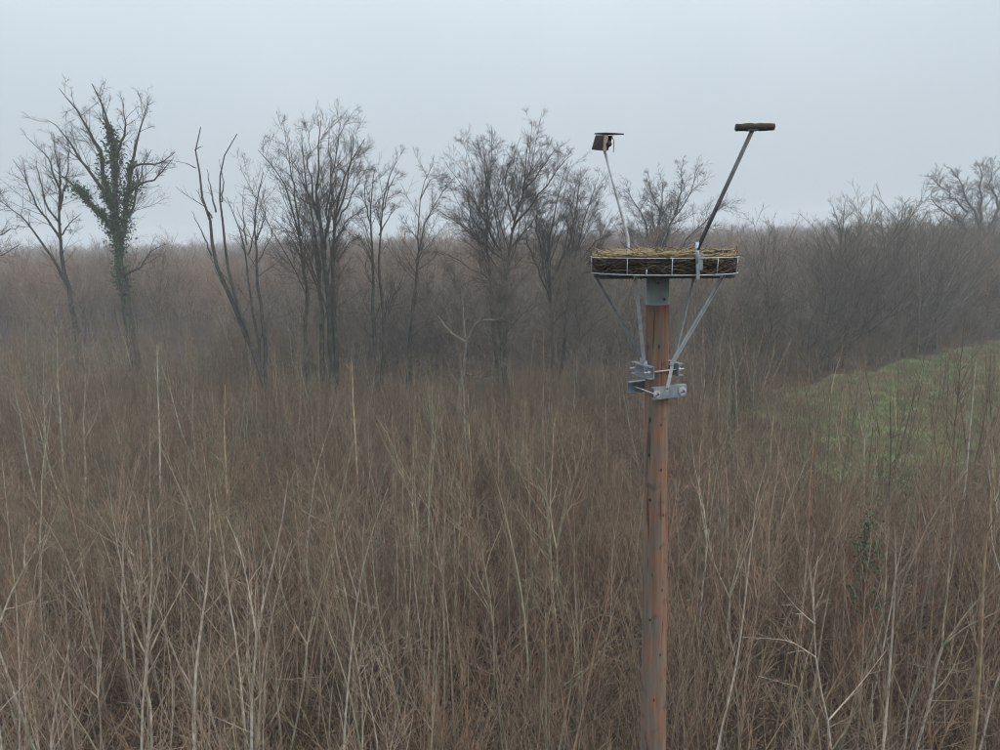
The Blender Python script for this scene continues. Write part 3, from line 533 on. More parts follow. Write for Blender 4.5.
# understory scrub among the tall trees
M_SCRUB = bark('scrub_bark', (0.20, 0.175, 0.135), (0.19, 0.155, 0.12), .012, .04, vary=.4)
scrub_protos = [wood_tree(230 + i, 6, M_SCRUB, 1.4, .9, .05, .05, .9, .7) for i in range(4)]
n = 190; ex_ = rh.uniform(14, 72, n); ey_ = field_back(ex_) + rh.uniform(.6, 6, n)
scatter('wood_edge_scrub', on_ground(ex_, ey_, -.05), rnd_rot(rh, n), rnd_scl(rh, n, .25, .7), scrub_protos, 'low grey scrub skirting the wood edge along the field', 'scrub')
n = 230; sx_ = rh.uniform(-26, 24, n); sy_ = rh.uniform(52, 70, n) + np.maximum(0, -sx_ * .35); k_ = ~in_field(sx_, sy_)
sx_, sy_ = sx_[k_], sy_[k_]
scatter('understory_scrub', on_ground(sx_, sy_, -.05), rnd_rot(rh, len(sx_)), rnd_scl(rh, len(sx_), .55, 1.35), scrub_protos, 'grey leafless scrub growing between the tall bare trees', 'scrub')

# ------------------------------------------------------------------ thicket
rt = np.random.default_rng(8)
POLE_X = float(at(655, 303, 6.7)[0])
KINDS = {'ash': (M_ASH, 'ash_sapling', 'pale sapling with upswept branches', 'pale upswept saplings in the thicket', 6.2),
         'fork': (M_ASH, 'forked_sapling', 'pale sapling forking into several stems', 'pale forked saplings in the thicket', 6.0),
         'birch': (M_RED, 'birch_sapling', 'russet sapling feathered with fine twigs', 'fine-twigged russet saplings in the thicket', 5.6),
         'coppice': (M_BROWN, 'coppice_bush', 'clump of thin brown stems', 'many-stemmed brown bushes in the thicket', 5.0),
         'whip': (M_TAN, 'whip_sapling', 'thin tan sapling with few branches', 'straight thin saplings in the thicket', 5.8)}
protos = {}
for ki, (k, v) in enumerate(KINDS.items()):
    protos[k] = [sapling(400 + ki * 10 + j, v[4] * (0.9 + .1 * j), k, v[0]) for j in range(4)]
def clear(x, y): return ~((np.abs(x - POLE_X * y / 6.7) < .75) & (y < 7.6)) & ~in_field(x, y) & ~((x > 13) & (y > 26) & (rt.random(len(x)) < .7))
X, Yv = wedge(rt, 640, 5.6, 25, .80, 1.2); k_ = clear(X, Yv); X, Yv = X[k_], Yv[k_]
sel = np.argsort(Yv)[:430]; X, Yv = X[sel], Yv[sel]
def choose(x, y):
    w = {'ash': .42, 'fork': .12, 'birch': .18, 'coppice': .18, 'whip': .10} if x < -1 else {'ash': .24, 'fork': .08, 'birch': .32, 'coppice': .22, 'whip': .14}
    return rt.choice(list(w), p=np.array(list(w.values())) / sum(w.values()))
for x, y in zip(X, Yv):
    k = choose(x, y); v = KINDS[k]; st, br, _ = protos[k][rt.integers(0, 4)]; s = rt.uniform(.66, 1.08)
    root = empty(v[1], (x, y, float(height(x, y)) - .03), rt.uniform(0, 6.28)); root.rotation_euler[0] = rt.normal(0, .04); root.rotation_euler[1] = rt.normal(0, .04); root.scale = (s, s, s)
    link('trunk', st, root); link('crown', br, root)
    size = 'tall ' if s > .94 else 'short ' if s < .78 else 'middling '; lean = 'leaning ' if abs(root.rotation_euler[0]) + abs(root.rotation_euler[1]) > .085 else ''
    zone = 'close around the nest pole' if math.hypot(x - POLE_X, y - 6.7) < 4.5 else 'on the field side of the pole' if x > POLE_X * y / 6.7 else 'toward the ivy-clad tree' if x < -.25 * y else 'midway between pole and ivy-clad tree'
    lab = (size + lean + v[2] + ' ' + zone).replace(' with', '', 1 if len((size + lean + v[2] + ' ' + zone).split()) > 16 else 0); tag(root, lab, 'sapling', lab)

# saplings that stand out, traced where they stand
def marked(name, label, Y, stem, limbs, seed, mat, w0, w1, dens=1.0):
    rng = np.random.default_rng(seed); pxm = Y / F_PX * 1.12; b0 = at(*stem[0], Y)
    dx = (at(*stem[0], Y) - at(*stem[1], Y)); slope = np.clip(dx[0] / min(dx[2], -.05), -.15, .15)
    gz = float(height(b0[0], Y)); base = np.array([b0[0] - slope * b0[2] * .6, Y, gz - .05]); root = empty(name, base)
    P = np.vstack([base, [at(*q, Y) for q in stem]]) - base; S = limb(P, w0 * pxm * .62, w1 * pxm * .5, 16)
    lb = []
    for pl, a, b in limbs:
        dd = rng.uniform(-.5, .5); Q = np.array([at(*q, Y + dd * i / (len(pl) - 1)) for i, q in enumerate(pl)]) - base
        dist = np.linalg.norm(S[0][0] - Q[0], axis=1)
        if dist.min() > .12: Q = np.vstack([resample(S[0][0], 60)[6], Q])          # a second stem from the same foot
        else: Q[0] = resample(S[0][0], 80)[np.argmin(np.linalg.norm(resample(S[0][0], 80) - Q[0], axis=1))]
        lb.append(limb(Q, a * pxm * .5, b * pxm * .5, 9))
    PP = [np.stack([resample(S[0][0, 5:], 9)])] + [l[0] for l in lb]; RR = [np.interp(np.linspace(0, 1, 9), np.linspace(0, 1, 11), S[1][0, 5:])[None]] + [l[1] for l in lb]
    P0, R0 = np.concatenate(PP), np.concatenate(RR)
    a = kids(rng, P0, R0, 7 * dens, .15, .65, .2, np.clip(blen(P0) * .3, .3, 1.1), .4, .6, .003, 6, .1, .06); b = kids(rng, *a, 3, .2, .6, .2, blen(a[0]) * .45, .3, .7, .0025, 4, .13, .04)
    link('trunk', tubes('stem', [(*S, 7)], mat), root); link('crown', tubes('branches', [(*l, 5) for l in lb] + [(*a, 4), (*b, 3)], mat), root); tag(root, label, 'sapling')
marked('forked_sapling', 'pale sapling with a low V-shaped fork and a drooping side branch', 8.0, [(832, 750), (830, 721), (818, 683), (813, 657), (816, 619), (810, 574), (806, 548)],
       [([(830, 721), (859, 686), (888, 648)], 1.9, .6), ([(818, 681), (786, 670), (758, 676)], 2, .6), ([(813, 655), (790, 640), (742, 637)], 1.8, .5), ([(812, 626), (794, 606), (768, 570)], 2, .5), ([(816, 622), (813, 590), (818, 556)], 2, .6)], 51, M_PALE, 3.6, .9)
marked('ash_sapling', 'straight pale grey sapling with short spurs beside the V-forked sapling', 8.6, [(883, 750), (890, 670), (894, 606), (897, 560), (895, 530)], [([(891, 650), (882, 632), (872, 620)], 1.6, .5), ([(892, 640), (905, 650), (912, 662)], 1.2, .5)], 52, M_PALE, 4.2, 1.0, .7)
marked('birch_sapling', 'tall yellowish birch sapling standing alone toward the field side', 9.6, [(978, 700), (981, 660), (984, 552), (990, 516), (994, 470), (1002, 430)], [([(984, 560), (972, 530), (966, 495)], 1.4, .5), ([(988, 528), (1004, 505)], 1.4, .5)], 53, bark('yellow_birch_bark', (0.36, 0.28, 0.165), (0.22, 0.14, 0.085), .004, .014, vary=.1), 3.6, 1.0, .9)
marked('ash_sapling', 'thick-stemmed pale sapling with a kinked top and mossy foot', 7.8, [(194, 750), (193, 689), (200, 630), (209, 580), (212, 545), (210, 505)], [([(194, 700), (182, 640), (184, 590)], 2.4, .7), ([(198, 650), (222, 605), (234, 588)], 1.8, .6), ([(209, 580), (222, 560), (226, 530)], 2, .6), ([(195, 690), (240, 640), (262, 620)], 2, .6)], 54, M_PALE, 5.4, 1.2, .9)
marked('ash_sapling', 'pale sapling with two close stems splaying into a broom of branches', 8.3, [(251, 750), (253, 654), (263, 600), (274, 560), (284, 520), (288, 478)], [([(256, 740), (262, 660), (270, 610), (292, 540)], 3, .8), ([(256, 640), (248, 585), (240, 548), (226, 516)], 2.4, .6), ([(260, 610), (258, 560), (250, 520)], 2, .6), ([(266, 590), (292, 560), (304, 520)], 2, .6)], 55, M_PALE, 4.6, 1.0, 1.1)
marked('forked_sapling', 'slim pale sapling with a wide Y-shaped fork low down', 7.6, [(48, 750), (53, 715), (58, 692), (66, 670), (70, 640)], [([(58, 694), (48, 670), (40, 640)], 2.0, .6), ([(66, 672), (78, 650), (92, 630)], 1.4, .5)], 56, M_PALE, 3.4, 1.0)
marked('forked_sapling', 'crooked pale sapling leaning out with three upright prongs', 8.8, [(-10, 640), (6, 604), (21, 571), (32, 552), (46, 535)], [([(19, 574), (8, 540), (4, 500), (2, 460)], 2.4, .6), ([(22, 568), (24, 545), (30, 530)], 2, .6), ([(30, 556), (50, 530), (58, 505)], 1.6, .5)], 57, M_PALE, 4.4, 1.2)
marked('ash_sapling', 'pale sapling with paired stems crossing like an X', 8.8, [(140, 720), (146, 680), (147, 622), (154, 587), (152, 540), (148, 500)], [([(176, 700), (172, 650), (160, 605), (154, 585)], 2.6, .8), ([(147, 630), (136, 590), (136, 540)], 1.8, .5), ([(166, 620), (170, 570), (166, 520)], 1.8, .5)], 58, M_PALE, 3.4, .9)
marked('ash_sapling', 'long slightly bowed pale stem rising through brown brush', 8.4, [(343, 747), (350, 660), (358, 587), (366, 545), (378, 513), (388, 488)], [([(356, 600), (346, 560), (342, 520)], 1.4, .5), ([(350, 660), (372, 630), (392, 600)], 1.4, .5)], 59, M_PALE, 3.2, .9, .6)
marked('ash_sapling', 'pale stem with a mossy buttress-like leaning second stem', 7.7, [(362, 750), (364, 710), (360, 672), (352, 640)], [([(384, 752), (372, 716), (363, 680), (360, 640)], 3.4, .9), ([(360, 676), (380, 646), (392, 632)], 1.4, .5)], 60, M_PALE, 3.4, 1.0)
marked('ash_sapling', 'smooth pale stem curving up beside the straight russet brush near the pole', 9.2, [(716, 750), (732, 690), (741, 640), (746, 590), (752, 540), (756, 500)], [([(741, 645), (752, 640), (764, 632)], 1, .4)], 61, M_PALE, 3.0, .9, .5)

M_GOLD = bark('golden_whip_bark', (0.50, 0.37, 0.22), (0.28, 0.19, 0.12), .004, .02, vary=.06)
for k, (lab, Yq, st, w) in enumerate([('slim golden whip standing up before the leaning dead tree', 27, [(228, 505), (226, 470), (224, 430), (225, 385)], 1.5),
        ('slim golden whip standing up before the twin-trunked tree', 29, [(358, 490), (356, 450), (353, 400), (352, 362)], 1.6),
        ('slim tan whip standing up before the small gnarled tree', 27, [(474, 520), (472, 480), (469, 430), (468, 395)], 1.5),
        ('slim golden whip just on the field side of the pole clamps', 20, [(704, 580), (706, 530), (709, 480), (712, 430)], 1.9),
        ('grey whip with a small branched head before the ivy-clad tree', 28, [(160, 500), (160, 450), (158, 390), (157, 345)], 1.8),
        ('pale whip leaning in front of the green field', 24, [(958, 560), (964, 500), (971, 420), (976, 362)], 1.7),
        ('russet whip by the wood edge behind the pole clamps', 27, [(764, 470), (766, 430), (770, 385), (772, 345)], 1.5),
        ('dark thin whip crossing in front of the green field', 24, [(889, 520), (890, 480), (891, 440), (890, 400)], 1.7)]):
    marked('whip_sapling', lab, Yq, st, [], 80 + k, M_GOLD if 'gold' in lab or 'tan' in lab else M_SNAG if 'dark' in lab else M_RED if 'russet' in lab else M_PALE, w, .6, .8)
# the rest of the thicket: too many stems to count
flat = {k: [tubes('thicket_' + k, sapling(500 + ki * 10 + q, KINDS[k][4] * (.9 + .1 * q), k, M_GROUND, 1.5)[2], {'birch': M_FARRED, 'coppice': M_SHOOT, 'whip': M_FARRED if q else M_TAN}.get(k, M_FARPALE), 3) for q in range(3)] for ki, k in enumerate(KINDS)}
def gaps(x, y): return (np.sin(x * .9 + 2 * np.sin(y * .4)) * np.sin(y * .8 + 1.5 * np.sin(x * .35)) + rt.normal(0, .5, len(x))) > -.45
DARK = at(100, 612, 16.0); dk = (CAM + ray(100, 615) * (11.3 / -ray(100, 615)[2]))
def open_spot(x, y): return ((x - dk[0]) / 2.4) ** 2 + ((y - dk[1]) / 2.2) ** 2 < 1
X, Yv = wedge(rt, 3100, 24, 62, .82, 3); k_ = clear(X, Yv) & (Yv < 50 + np.maximum(0, -X * .45)) & gaps(X, Yv); X, Yv = X[k_], Yv[k_]
swell = .88 + .22 * np.sin(X * .31 + 1.3) * np.sin(Yv * .27) + .14 * np.sin(X * .83 + Yv * .6)
swell = swell * np.where((X > -11) & (X < 9) & (Yv > 34), .68, np.where(X > 3, 1.12, 1.0))
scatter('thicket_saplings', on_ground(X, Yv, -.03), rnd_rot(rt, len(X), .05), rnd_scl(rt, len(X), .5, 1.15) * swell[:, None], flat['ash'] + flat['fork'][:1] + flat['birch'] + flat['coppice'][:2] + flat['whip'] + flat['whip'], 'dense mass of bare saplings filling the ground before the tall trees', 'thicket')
sh_b = [shoots(600 + i, M_SHOOT) for i in range(4)] + [shoots(610 + i, M_RUSSET) for i in range(3)] + [shoots(620, M_BROWN, 36), shoots(621, M_ASH, 26)]
X, Yv = wedge(rt, 1700, 4.5, 54, .82, 2); k_ = clear(X, Yv) & gaps(X, Yv) & ~open_spot(X, Yv) & ((Yv > 19) | (rt.random(len(X)) < .6)); X, Yv = X[k_], Yv[k_]
scatter('thicket_shoots', on_ground(X, Yv, -.03), rnd_rot(rt, len(X), .05), rnd_scl(rt, len(X), .6, 1.25) * np.where((X > -11) & (X < 9) & (Yv > 28), .75, 1.0)[:, None], sh_b, 'thin brown shoots packed between the saplings', 'thicket')
br_ = [bramble(700 + i) for i in range(4)]
X, Yv = wedge(rt, 2300, 4.0, 50, .82, 2); k_ = ~in_field(X, Yv); X, Yv = X[k_], Yv[k_]
scatter('bramble_tangle', on_ground(X, Yv, -.02), rnd_rot(rt, len(X), .05), rnd_scl(rt, len(X), .6, 1.15), [b for p in br_ for b in p], 'dark tangle of brambles and dead leaves under the saplings', 'brambles')
lt = [litter(730 + i) for i in range(3)]
X, Yv = wedge(rt, 1500, 4.0, 40, .82, 2); k_ = ~in_field(X, Yv); X, Yv = X[k_], Yv[k_]
scatter('leaf_litter', on_ground(X, Yv), rnd_rot(rt, len(X), .02), rnd_scl(rt, len(X), .7, 1.3), lt, 'fallen brown leaves on the thicket floor', 'leaves')
gt = [tuft(740 + i, M_GRASS) for i in range(4)] + [tuft(750 + i, M_DRY, 40, .25, .45) for i in range(2)]
X = rt.uniform(14, 80, 22000); Yv = rt.uniform(27, 86, 22000); k_ = in_field(X - rt.normal(0, .8, 22000), Yv + rt.normal(0, .8, 22000)); X, Yv = X[k_], Yv[k_]
scatter('field_grass', on_ground(X, Yv, .14), rnd_rot(rt, len(X), .08), rnd_scl(rt, len(X), .6, 1.2), gt, 'short rough green grass covering the field', 'grass')

X = rt.uniform(13, 50, 400); Yv = rt.uniform(26, 54, 400); k_ = (Yv < 36 + .36 * (X - 13) + 4 * np.sin(X * .7)) & (rt.random(400) < np.clip((58 + .3 * X - Yv) / 28, .25, 1)) & (np.abs(X / Yv) < .95); X, Yv = X[k_], Yv[k_]
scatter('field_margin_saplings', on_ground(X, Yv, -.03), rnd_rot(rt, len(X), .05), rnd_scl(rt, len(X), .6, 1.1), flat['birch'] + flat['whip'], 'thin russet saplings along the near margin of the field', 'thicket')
# dark evergreen bush among the saplings
hp = at(872, 545, 15.0); rng = np.random.default_rng(9); hb = empty('holly_bush', (hp[0], 15.0, float(height(hp[0], 15.0))))
hz = hp[2] - float(height(hp[0], 15.0)); P, Rr = grow(rng, np.zeros((1, 3)), np.array([[0, 0, 1.0]]), np.array([hz + .5]), np.array([.05]), np.array([.01]), 9, .04, .03)
a = kids(rng, P, Rr, 40, .45, .8, .2, .75, .4, .5, .004, 5, .1, .05); link('trunk', tubes('trunk', [(P, Rr, 6), (*a, 3)], M_SNAG), hb)
i = rng.integers(0, len(a[0]), 700); j = rng.integers(1, 5, 700); V, Q = leaves(rng, a[0][i, j] + rng.normal(0, .07, (700, 3)), .045)
tag(link('leaves', raw_mesh('leaves', V, Q, M_IVY, smooth=False), hb), kind='stuff'); tag(hb, 'small dark green evergreen bush among the brown saplings', 'bush')

# ------------------------------------------------------------------ nest pole
def boxmesh(name, parts, mat):
    """parts: list of (centre, ax, ay, az, hx, hy, hz) oriented boxes joined in one mesh"""
    V, Q = [], []
    for c, ax, ay, az, hx, hy, hz in parts:
        o = len(V); c, ax, ay, az = map(np.asarray, (c, ax, ay, az))
        for sx in (-1, 1):
            for sy in (-1, 1):
                for sz in (-1, 1): V.append(c + ax * hx * sx + ay * hy * sy + az * hz * sz)
        Q += [[o + k for k in q] for q in ((0, 1, 3, 2), (4, 6, 7, 5), (0, 4, 5, 1), (2, 3, 7, 6), (0, 2, 6, 4), (1, 5, 7, 3))]
    return raw_mesh(name, np.array(V), np.array(Q), mat, smooth=False)
def bar(name, a, b, r, mat, sides=8, parent=None, org=None, ra=None):
    P = resample([a, b], 3)[None] - org; cap = np.concatenate([P[:, :1], P, P[:, -1:]], 1); Rr = np.array([[.0005, r, r, ra or r, .0005]]); Rr[0, 2] = (r + (ra or r)) / 2
    eps = nrm(P[:, -1] - P[:, 0]) * .0005; cap[:, 0] -= eps; cap[:, -1] += eps
    return link(name, tubes(name, [(cap, Rr, sides)], mat, smooth=name not in ('bolt', 'washer')), parent)
def angle_iron(name, a, b, w, mat, parent, org, side):
    a, b = np.asarray(a) - org, np.asarray(b) - org; z = nrm(b - a); x = nrm(np.cross(z, np.asarray(side, float))); y = np.cross(z, x); L = np.linalg.norm(b - a) / 2; c = (a + b) / 2; t = .003
    return link(name, boxmesh(name, [(c + y * t, x, y, z, w / 2, t, L), (c + x * (w / 2 - t) + y * (w / 2 + t * 2), x, y, z, t, w / 2, L * .998)], mat), parent)

YP = 6.7
ptop = at(657.5, 303, YP); pbot = at(652.8, 750, YP); axis = nrm(ptop - pbot); base = ptop - axis * (ptop[2] / axis[2])
base[2] = float(height(base[0], base[1])); root = empty('nest_pole', base); org = base.copy()
tag(root, 'tall weathered wooden pole carrying a round steel nest basket with braces', 'nest pole')
n_r = 60; zz = np.linspace(-.2, 1, n_r); rp = np.random.default_rng(2)
Lp = np.linalg.norm(ptop - base); Pp = (axis[None] * (zz * Lp)[:, None]); Pp[:, :2] += np.cumsum(rp.normal(0, .0012, (n_r, 2)), 0) * np.clip(1 - zz, 0, 1)[:, None]
r_top = 11.3 / F_PX * 6.72; rr = r_top + (1 - zz) * (.065) + rp.normal(0, .0012, n_r)
Pp = np.vstack([Pp, Pp[-1] + axis * .0005]); rr = np.r_[rr, .001]
link('pole', tubes('pole', [(Pp[None], rr[None], 28)], M_POLE), root)
# knots: low raised discs on the wood
for kx, ky in ((659, 347), (661, 425), (650, 420), (650, 500), (661, 470), (660, 548), (652, 575), (662, 590), (650, 620), (660, 655), (654, 700), (663, 515), (649, 455)):
    d = ray(kx, ky); best = None
    for s in np.linspace(5.5, 11, 1500):
        q = CAM + d * s; h_ = (q - org) @ axis; rad = np.linalg.norm((q - org) - axis * h_)
        if rad < np.interp(h_ / Lp, zz, rr[:-1]) : best = (q, h_); break
    if best is None: continue
    q, h_ = best; nn = nrm((q - org) - axis * h_); tz = axis; tx = nrm(np.cross(tz, nn)); a = np.arange(12) * 2 * math.pi / 12; wk, hk = rp.uniform(.012, .02), rp.uniform(.02, .038)
    ringo = [q - org + tx * math.cos(t) * wk + tz * math.sin(t) * hk - nn * .004 for t in a]; ringi = [q - org + tx * math.cos(t) * wk * .55 + tz * math.sin(t) * hk * .55 + nn * .005 for t in a]
    V = np.array(ringo + ringi + [q - org + nn * .002]); F = [[i, (i + 1) % 12, 12 + (i + 1) % 12, 12 + i] for i in range(12)] + [[12 + i, 12 + (i + 1) % 12, 24, 24] for i in range(12)]
    me = bpy.data.meshes.new('knot'); me.from_pydata(V.tolist(), [], [f if f[2] != f[3] else f[:3] for f in F]); me.materials.append(M_KNOT); link('knot', me, root)

# basket frame
bl, br2 = at(591.5, 272.5, YP), at(734, 271.5, YP); cb = (bl + br2) / 2; RB = np.linalg.norm(br2 - bl) / 2
ex = nrm(br2 - bl); ey = nrm(np.array([0, 1.0, -.012])); ez = nrm(np.cross(ex, ey)); ey = np.cross(ez, ex)
hb_ = float(at(663, 256.8, YP)[2] - at(663, 272.2, YP)[2])
def bk(az, r, z): return cb + ex * (math.cos(az) * r) + ey * (math.sin(az) * r) + ez * z
basket = link('basket_frame', tubes('basket_ring', [(np.array([[bk(a, RB, 0) for a in np.linspace(0, 2 * math.pi, 65)]]) - org, np.full((1, 65), .0048), 8)], M_GALVW), root)
link('upper_ring', tubes('upper_ring', [(np.array([[bk(a, RB * 1.008, hb_) for a in np.linspace(0, 2 * math.pi, 65)]]) - org, np.full((1, 65), .0044), 8)], M_GALVW), basket)
for adeg in (181, 230, 263, 299, 329, 0, 32, 68, 105, 142):
    a = R(adeg); bar('upright', bk(a, RB, -.006), bk(a, RB * 1.008, hb_ + .004),   .0048 if adeg in (181, 263, 0) else .004, M_GALVW, 6, basket, org)
bar('upright', bk(R(245), RB, -.006), bk(R(245), RB, .05), .005, M_GALVW, 6, basket, org)
for s in np.linspace(-.82, .82, 8):
    c = math.sqrt(1 - s * s) * RB
    bar('floor_bar', cb + ex * s * RB - ey * c, cb + ex * s * RB + ey * c, .005, M_GALV, 5, basket, org)
    bar('floor_bar', cb + ey * s * RB - ex * c - ez * .010, cb + ey * s * RB + ex * c - ez * .010, .005, M_GALV, 5, basket, org)
# dark cross channels under the floor
for s in (-.3, .3): link('cross_channel', boxmesh('cross_channel', [(cb - ez * .036 + ey * s * .5 - org, ex, ey, ez, RB * .93, .022, .018)], M_TUBE), root)
# steel sleeve over the pole head
sa = ptop - axis * .01; sb = ptop + axis * (float((cb - ez * .058)[2] - ptop[2]) / axis[2]); st = tubes('sleeve', [(np.array([[sa, sa + (sb - sa) * .04, sa + (sb - sa) * .05, sb, sb + axis * .0005]]) - org, np.array([[r_top + .004, r_top + .004, r_top - .001, r_top - .001, .001]]), 32)], M_SLEEVE)
sleeve = link('pole_sleeve', st, root)
def bolt(p, nn, r, parent, mat=M_TUBE, ln=.02): return bar('bolt', np.asarray(p) - nn * .004, np.asarray(p) + nn * ln, r, mat, 6, parent, org)
bolt(ptop + axis * .2 + np.array([-.025, -r_top, 0]), np.array([0, -1., 0]), .011, sleeve); bolt(ptop + axis * .045 + np.array([.04, -r_top * .92, 0]), np.array([0, -1., 0]), .011, sleeve)

# clamp brackets: two pairs of channel beams bolted round the pole
psi = R(20); U = np.array([math.cos(psi), math.sin(psi), 0]); Wv = np.array([math.sin(psi), -math.cos(psi), 0]); Z = np.array([0, 0, 1.0])
def on_axis(py):
    p = at(657, py, YP); return base + axis * ((p[2] - base[2]) / axis[2])
def channel(name, c, along, out, ln, hgt, dep, mat=M_GALV):
    t = .005; c = np.asarray(c) - org
    return link(name, boxmesh(name, [(c, along, out, Z, ln / 2, t, hgt / 2), (c + out * (dep / 2 + t) + Z * (hgt / 2 - t), along, out, Z, ln / 2 - .001, dep / 2, t), (c + out * (dep / 2 + t) - Z * (hgt / 2 - t), along, out, Z, ln / 2 - .001, dep / 2, t)], mat), root)
cl = on_axis(388.5); off = r_top + .034
front = channel('clamp_bracket', cl + Wv * (off + .050) + U * .03, U, -Wv, .37, .115, .05)
rear = channel('clamp_bracket', cl - Wv * (off + .050) - U * .03, U, Wv, .37, .115, .05)
for s in (-.145, .145):
    pp = cl + U * s; a = pp + Wv * (off + .085); b = pp - Wv * (off + .06); rod = bar('threaded_rod', a, b, .008, M_GALVW, 8, root, org)
    bar('washer', pp + U * .015 + Wv * (off + .0565), pp + U * .015 + Wv * (off + .068), .042 if s > 0 else .036, M_GALVW, 18, front, org); bolt(pp + U * .015 + Wv * (off + .068), Wv, .014, front, M_TUBE, .02)
cu = on_axis(368.5)
lu = channel('clamp_bracket', cu - U * (off - .004), Wv, -U, .34, .125, .05); ru = channel('clamp_bracket', cu + U * (off - .004), Wv, U, .34, .125, .05)
for s in (-.13, .13):
    pp = cu + Wv * s; bar('threaded_rod', pp - U * (off + .08), pp + U * (off + .08), .008, M_GALVW, 8, root, org)
    for q, br_k in ((-1, lu), (1, ru)): bolt(pp + U * q * (off + .02), U * q, .016, br_k, M_GALVW, .018)
# braces from the clamp to the basket floor
Yw = float((cl + Wv * (off + .062))[1])
for az, tpx, pt, sd_, m_, endp in ((R(176), .95, at(641.5, 357, 6.74), (0, 1, .2), M_GALV, at(641.3, 374, 6.74)), (R(226), .66, at(645.5, 361, 6.60), (1, 0, 0), M_GALVW, at(646, 374, 6.60)),
                               (R(336), .84, at(672.0, 366, Yw), (1, .3, 0), M_GALVW, at(666.5, 392, Yw)), (R(43), .84, at(674, 362, 6.80), (0, 1, 0), M_GALV, at(675, 374, 6.80))):
    tp = bk(az, RB * tpx, -.02); s_ = angle_iron('brace', pt, tp, .025, m_, root, org, sd_)
    z_ = nrm(pt - endp); x_ = nrm(np.cross(z_, np.array([0, -1., 0]))); y_ = np.cross(z_, x_)
    link('brace_end', boxmesh('brace_end', [((pt + endp) / 2 - org, x_, y_, z_, .016, .003, np.linalg.norm(pt - endp) / 2)], M_GALVW), s_)
    bolt(endp + z_ * .035, nrm(np.array([0, -1., .2])), .009, s_, M_TUBE, .014)

# perch arm on the basket rim
a0 = R(299.5); po_ = bk(a0, RB * 1.03, 0); YA = float(po_[1]) - .075
pl_a, pl_b = at(698, 279, YA), at(697.5, 244, YA)
outv = nrm(np.array([math.cos(a0) * .5, -1.0, 0])); sidev = nrm(np.cross(outv, Z))
arm = link('perch_arm', boxmesh('perch_plate', [((pl_a + pl_b) / 2 - org, sidev, outv, nrm(pl_b - pl_a), .017, .004, np.linalg.norm(pl_b - pl_a) / 2), ((pl_a + pl_b) / 2 - sidev * .03 - outv * .02 - org, sidev, outv, Z, .03, .003, .075)], M_GALV), root)
tb_, tt_ = at(697, 250, YA - .012), at(752, 131, YA + .05)
bar('perch_tube', tb_, tt_, .0175, M_TUBE, 12, arm, org); bar('tube_socket', at(697.4, 262, YA - .012), at(697.2, 242, YA - .012), .016, M_GALVW, 10, arm, org)
la, lb_ = at(736, 127.2, YA + .05), at(774, 127.0, YA + .06); lp = resample([la, lb_], 9); lp[:, 2] += rp.normal(0, .0015, 9)
lp = np.vstack([lp[0] - nrm(lp[1] - lp[0]) * .0006, lp, lp[-1] + nrm(lp[1] - lp[0]) * .0006]); lr = np.r_[.001, .030 + rp.normal(0, .0012, 9), .001]
link('perch_log', tubes('perch_log', [(lp[None] - org, lr[None], 14)], M_LOG), arm)
mid = (la + lb_) / 2 + (lb_ - la) * .0; link('saddle', boxmesh('saddle', [(tt_ + Z * .006 - org, nrm(lb_ - la), np.array([0, 1., 0]), Z, .045, .03, .005)], M_TUBE), arm)

# camera arm: bent bright tube from the far side of the basket
YC = float(cb[1]) + .28
c0, c1, c2 = at(628.5, 262, YC), at(628, 238, YC), at(604, 148, YC - .05)
Pc = np.array([c0, c0 * .5 + c1 * .5, c1 * .97 + c0 * .03, c1 * .96 + c2 * .04, c1 * .5 + c2 * .5, c2]); Pc = np.vstack([Pc, c2 + nrm(c2 - c1) * .0005])
link('camera_arm', tubes('camera_arm', [(Pc[None] - org, np.r_[np.full(6, .0145), .001][None], 12)], M_GALVW), root)

# ------------------------------------------------------------------ nest in the basket
nest = empty('stick_nest', cb); no_ = cb.copy(); tag(nest, 'round stick nest lined with yellow straw, filling the steel basket', 'nest')
rn = np.random.default_rng(14)
def stickset(name, S, D, L, r, k, mat, wander, parent):
    P, Rr = grow(rn, S, D, L, r, r * .55, k, wander, 0.0)
    rad = np.linalg.norm(P[..., :2], axis=2); f = np.minimum(1, (RB - .012 + (.09 if name == 'poking_sticks' else 0)) / np.maximum(rad, 1e-6)); P[..., :2] *= f[..., None]; P[..., 2] = np.maximum(P[..., 2], -.07 if name == 'hanging_twigs' else -.004)
    if name == 'sticks': P[..., 2] = np.minimum(P[..., 2], hb_ + .012)
    W = P[..., 0:1] * ex + P[..., 1:2] * ey + P[..., 2:3] * ez
    return tag(link(name, tubes(name, [(W, Rr, 4)], mat), parent), kind='stuff')
n = 1500; az = rn.uniform(0, 6.283, n); rad = RB * rn.uniform(.72, .985, n); S = np.stack([np.cos(az) * rad, np.sin(az) * rad, rn.uniform(.004, hb_ - .012, n)], 1)
tg = np.stack([-np.sin(az), np.cos(az), np.zeros(n)], 1) * rn.choice([-1, 1], n)[:, None] + rn.normal(0, .34, (n, 3)) * np.array([1, 1, 1.5])
stickset('sticks', S, tg, rn.uniform(.12, .42, n), rn.uniform(.0028, .0065, n), 5, M_STICK, .06, nest)
n = 60; az = rn.uniform(0, 6.283, n); rad = RB * rn.uniform(.5, .97, n); S = np.stack([np.cos(az) * rad, np.sin(az) * rad, np.full(n, .0)], 1)
stickset('hanging_twigs', S, np.stack([rn.normal(0, .4, n), rn.normal(0, .4, n), -np.ones(n)], 1), rn.uniform(.05, .12, n), np.full(n, .0035), 3, M_STICK, .1, nest)
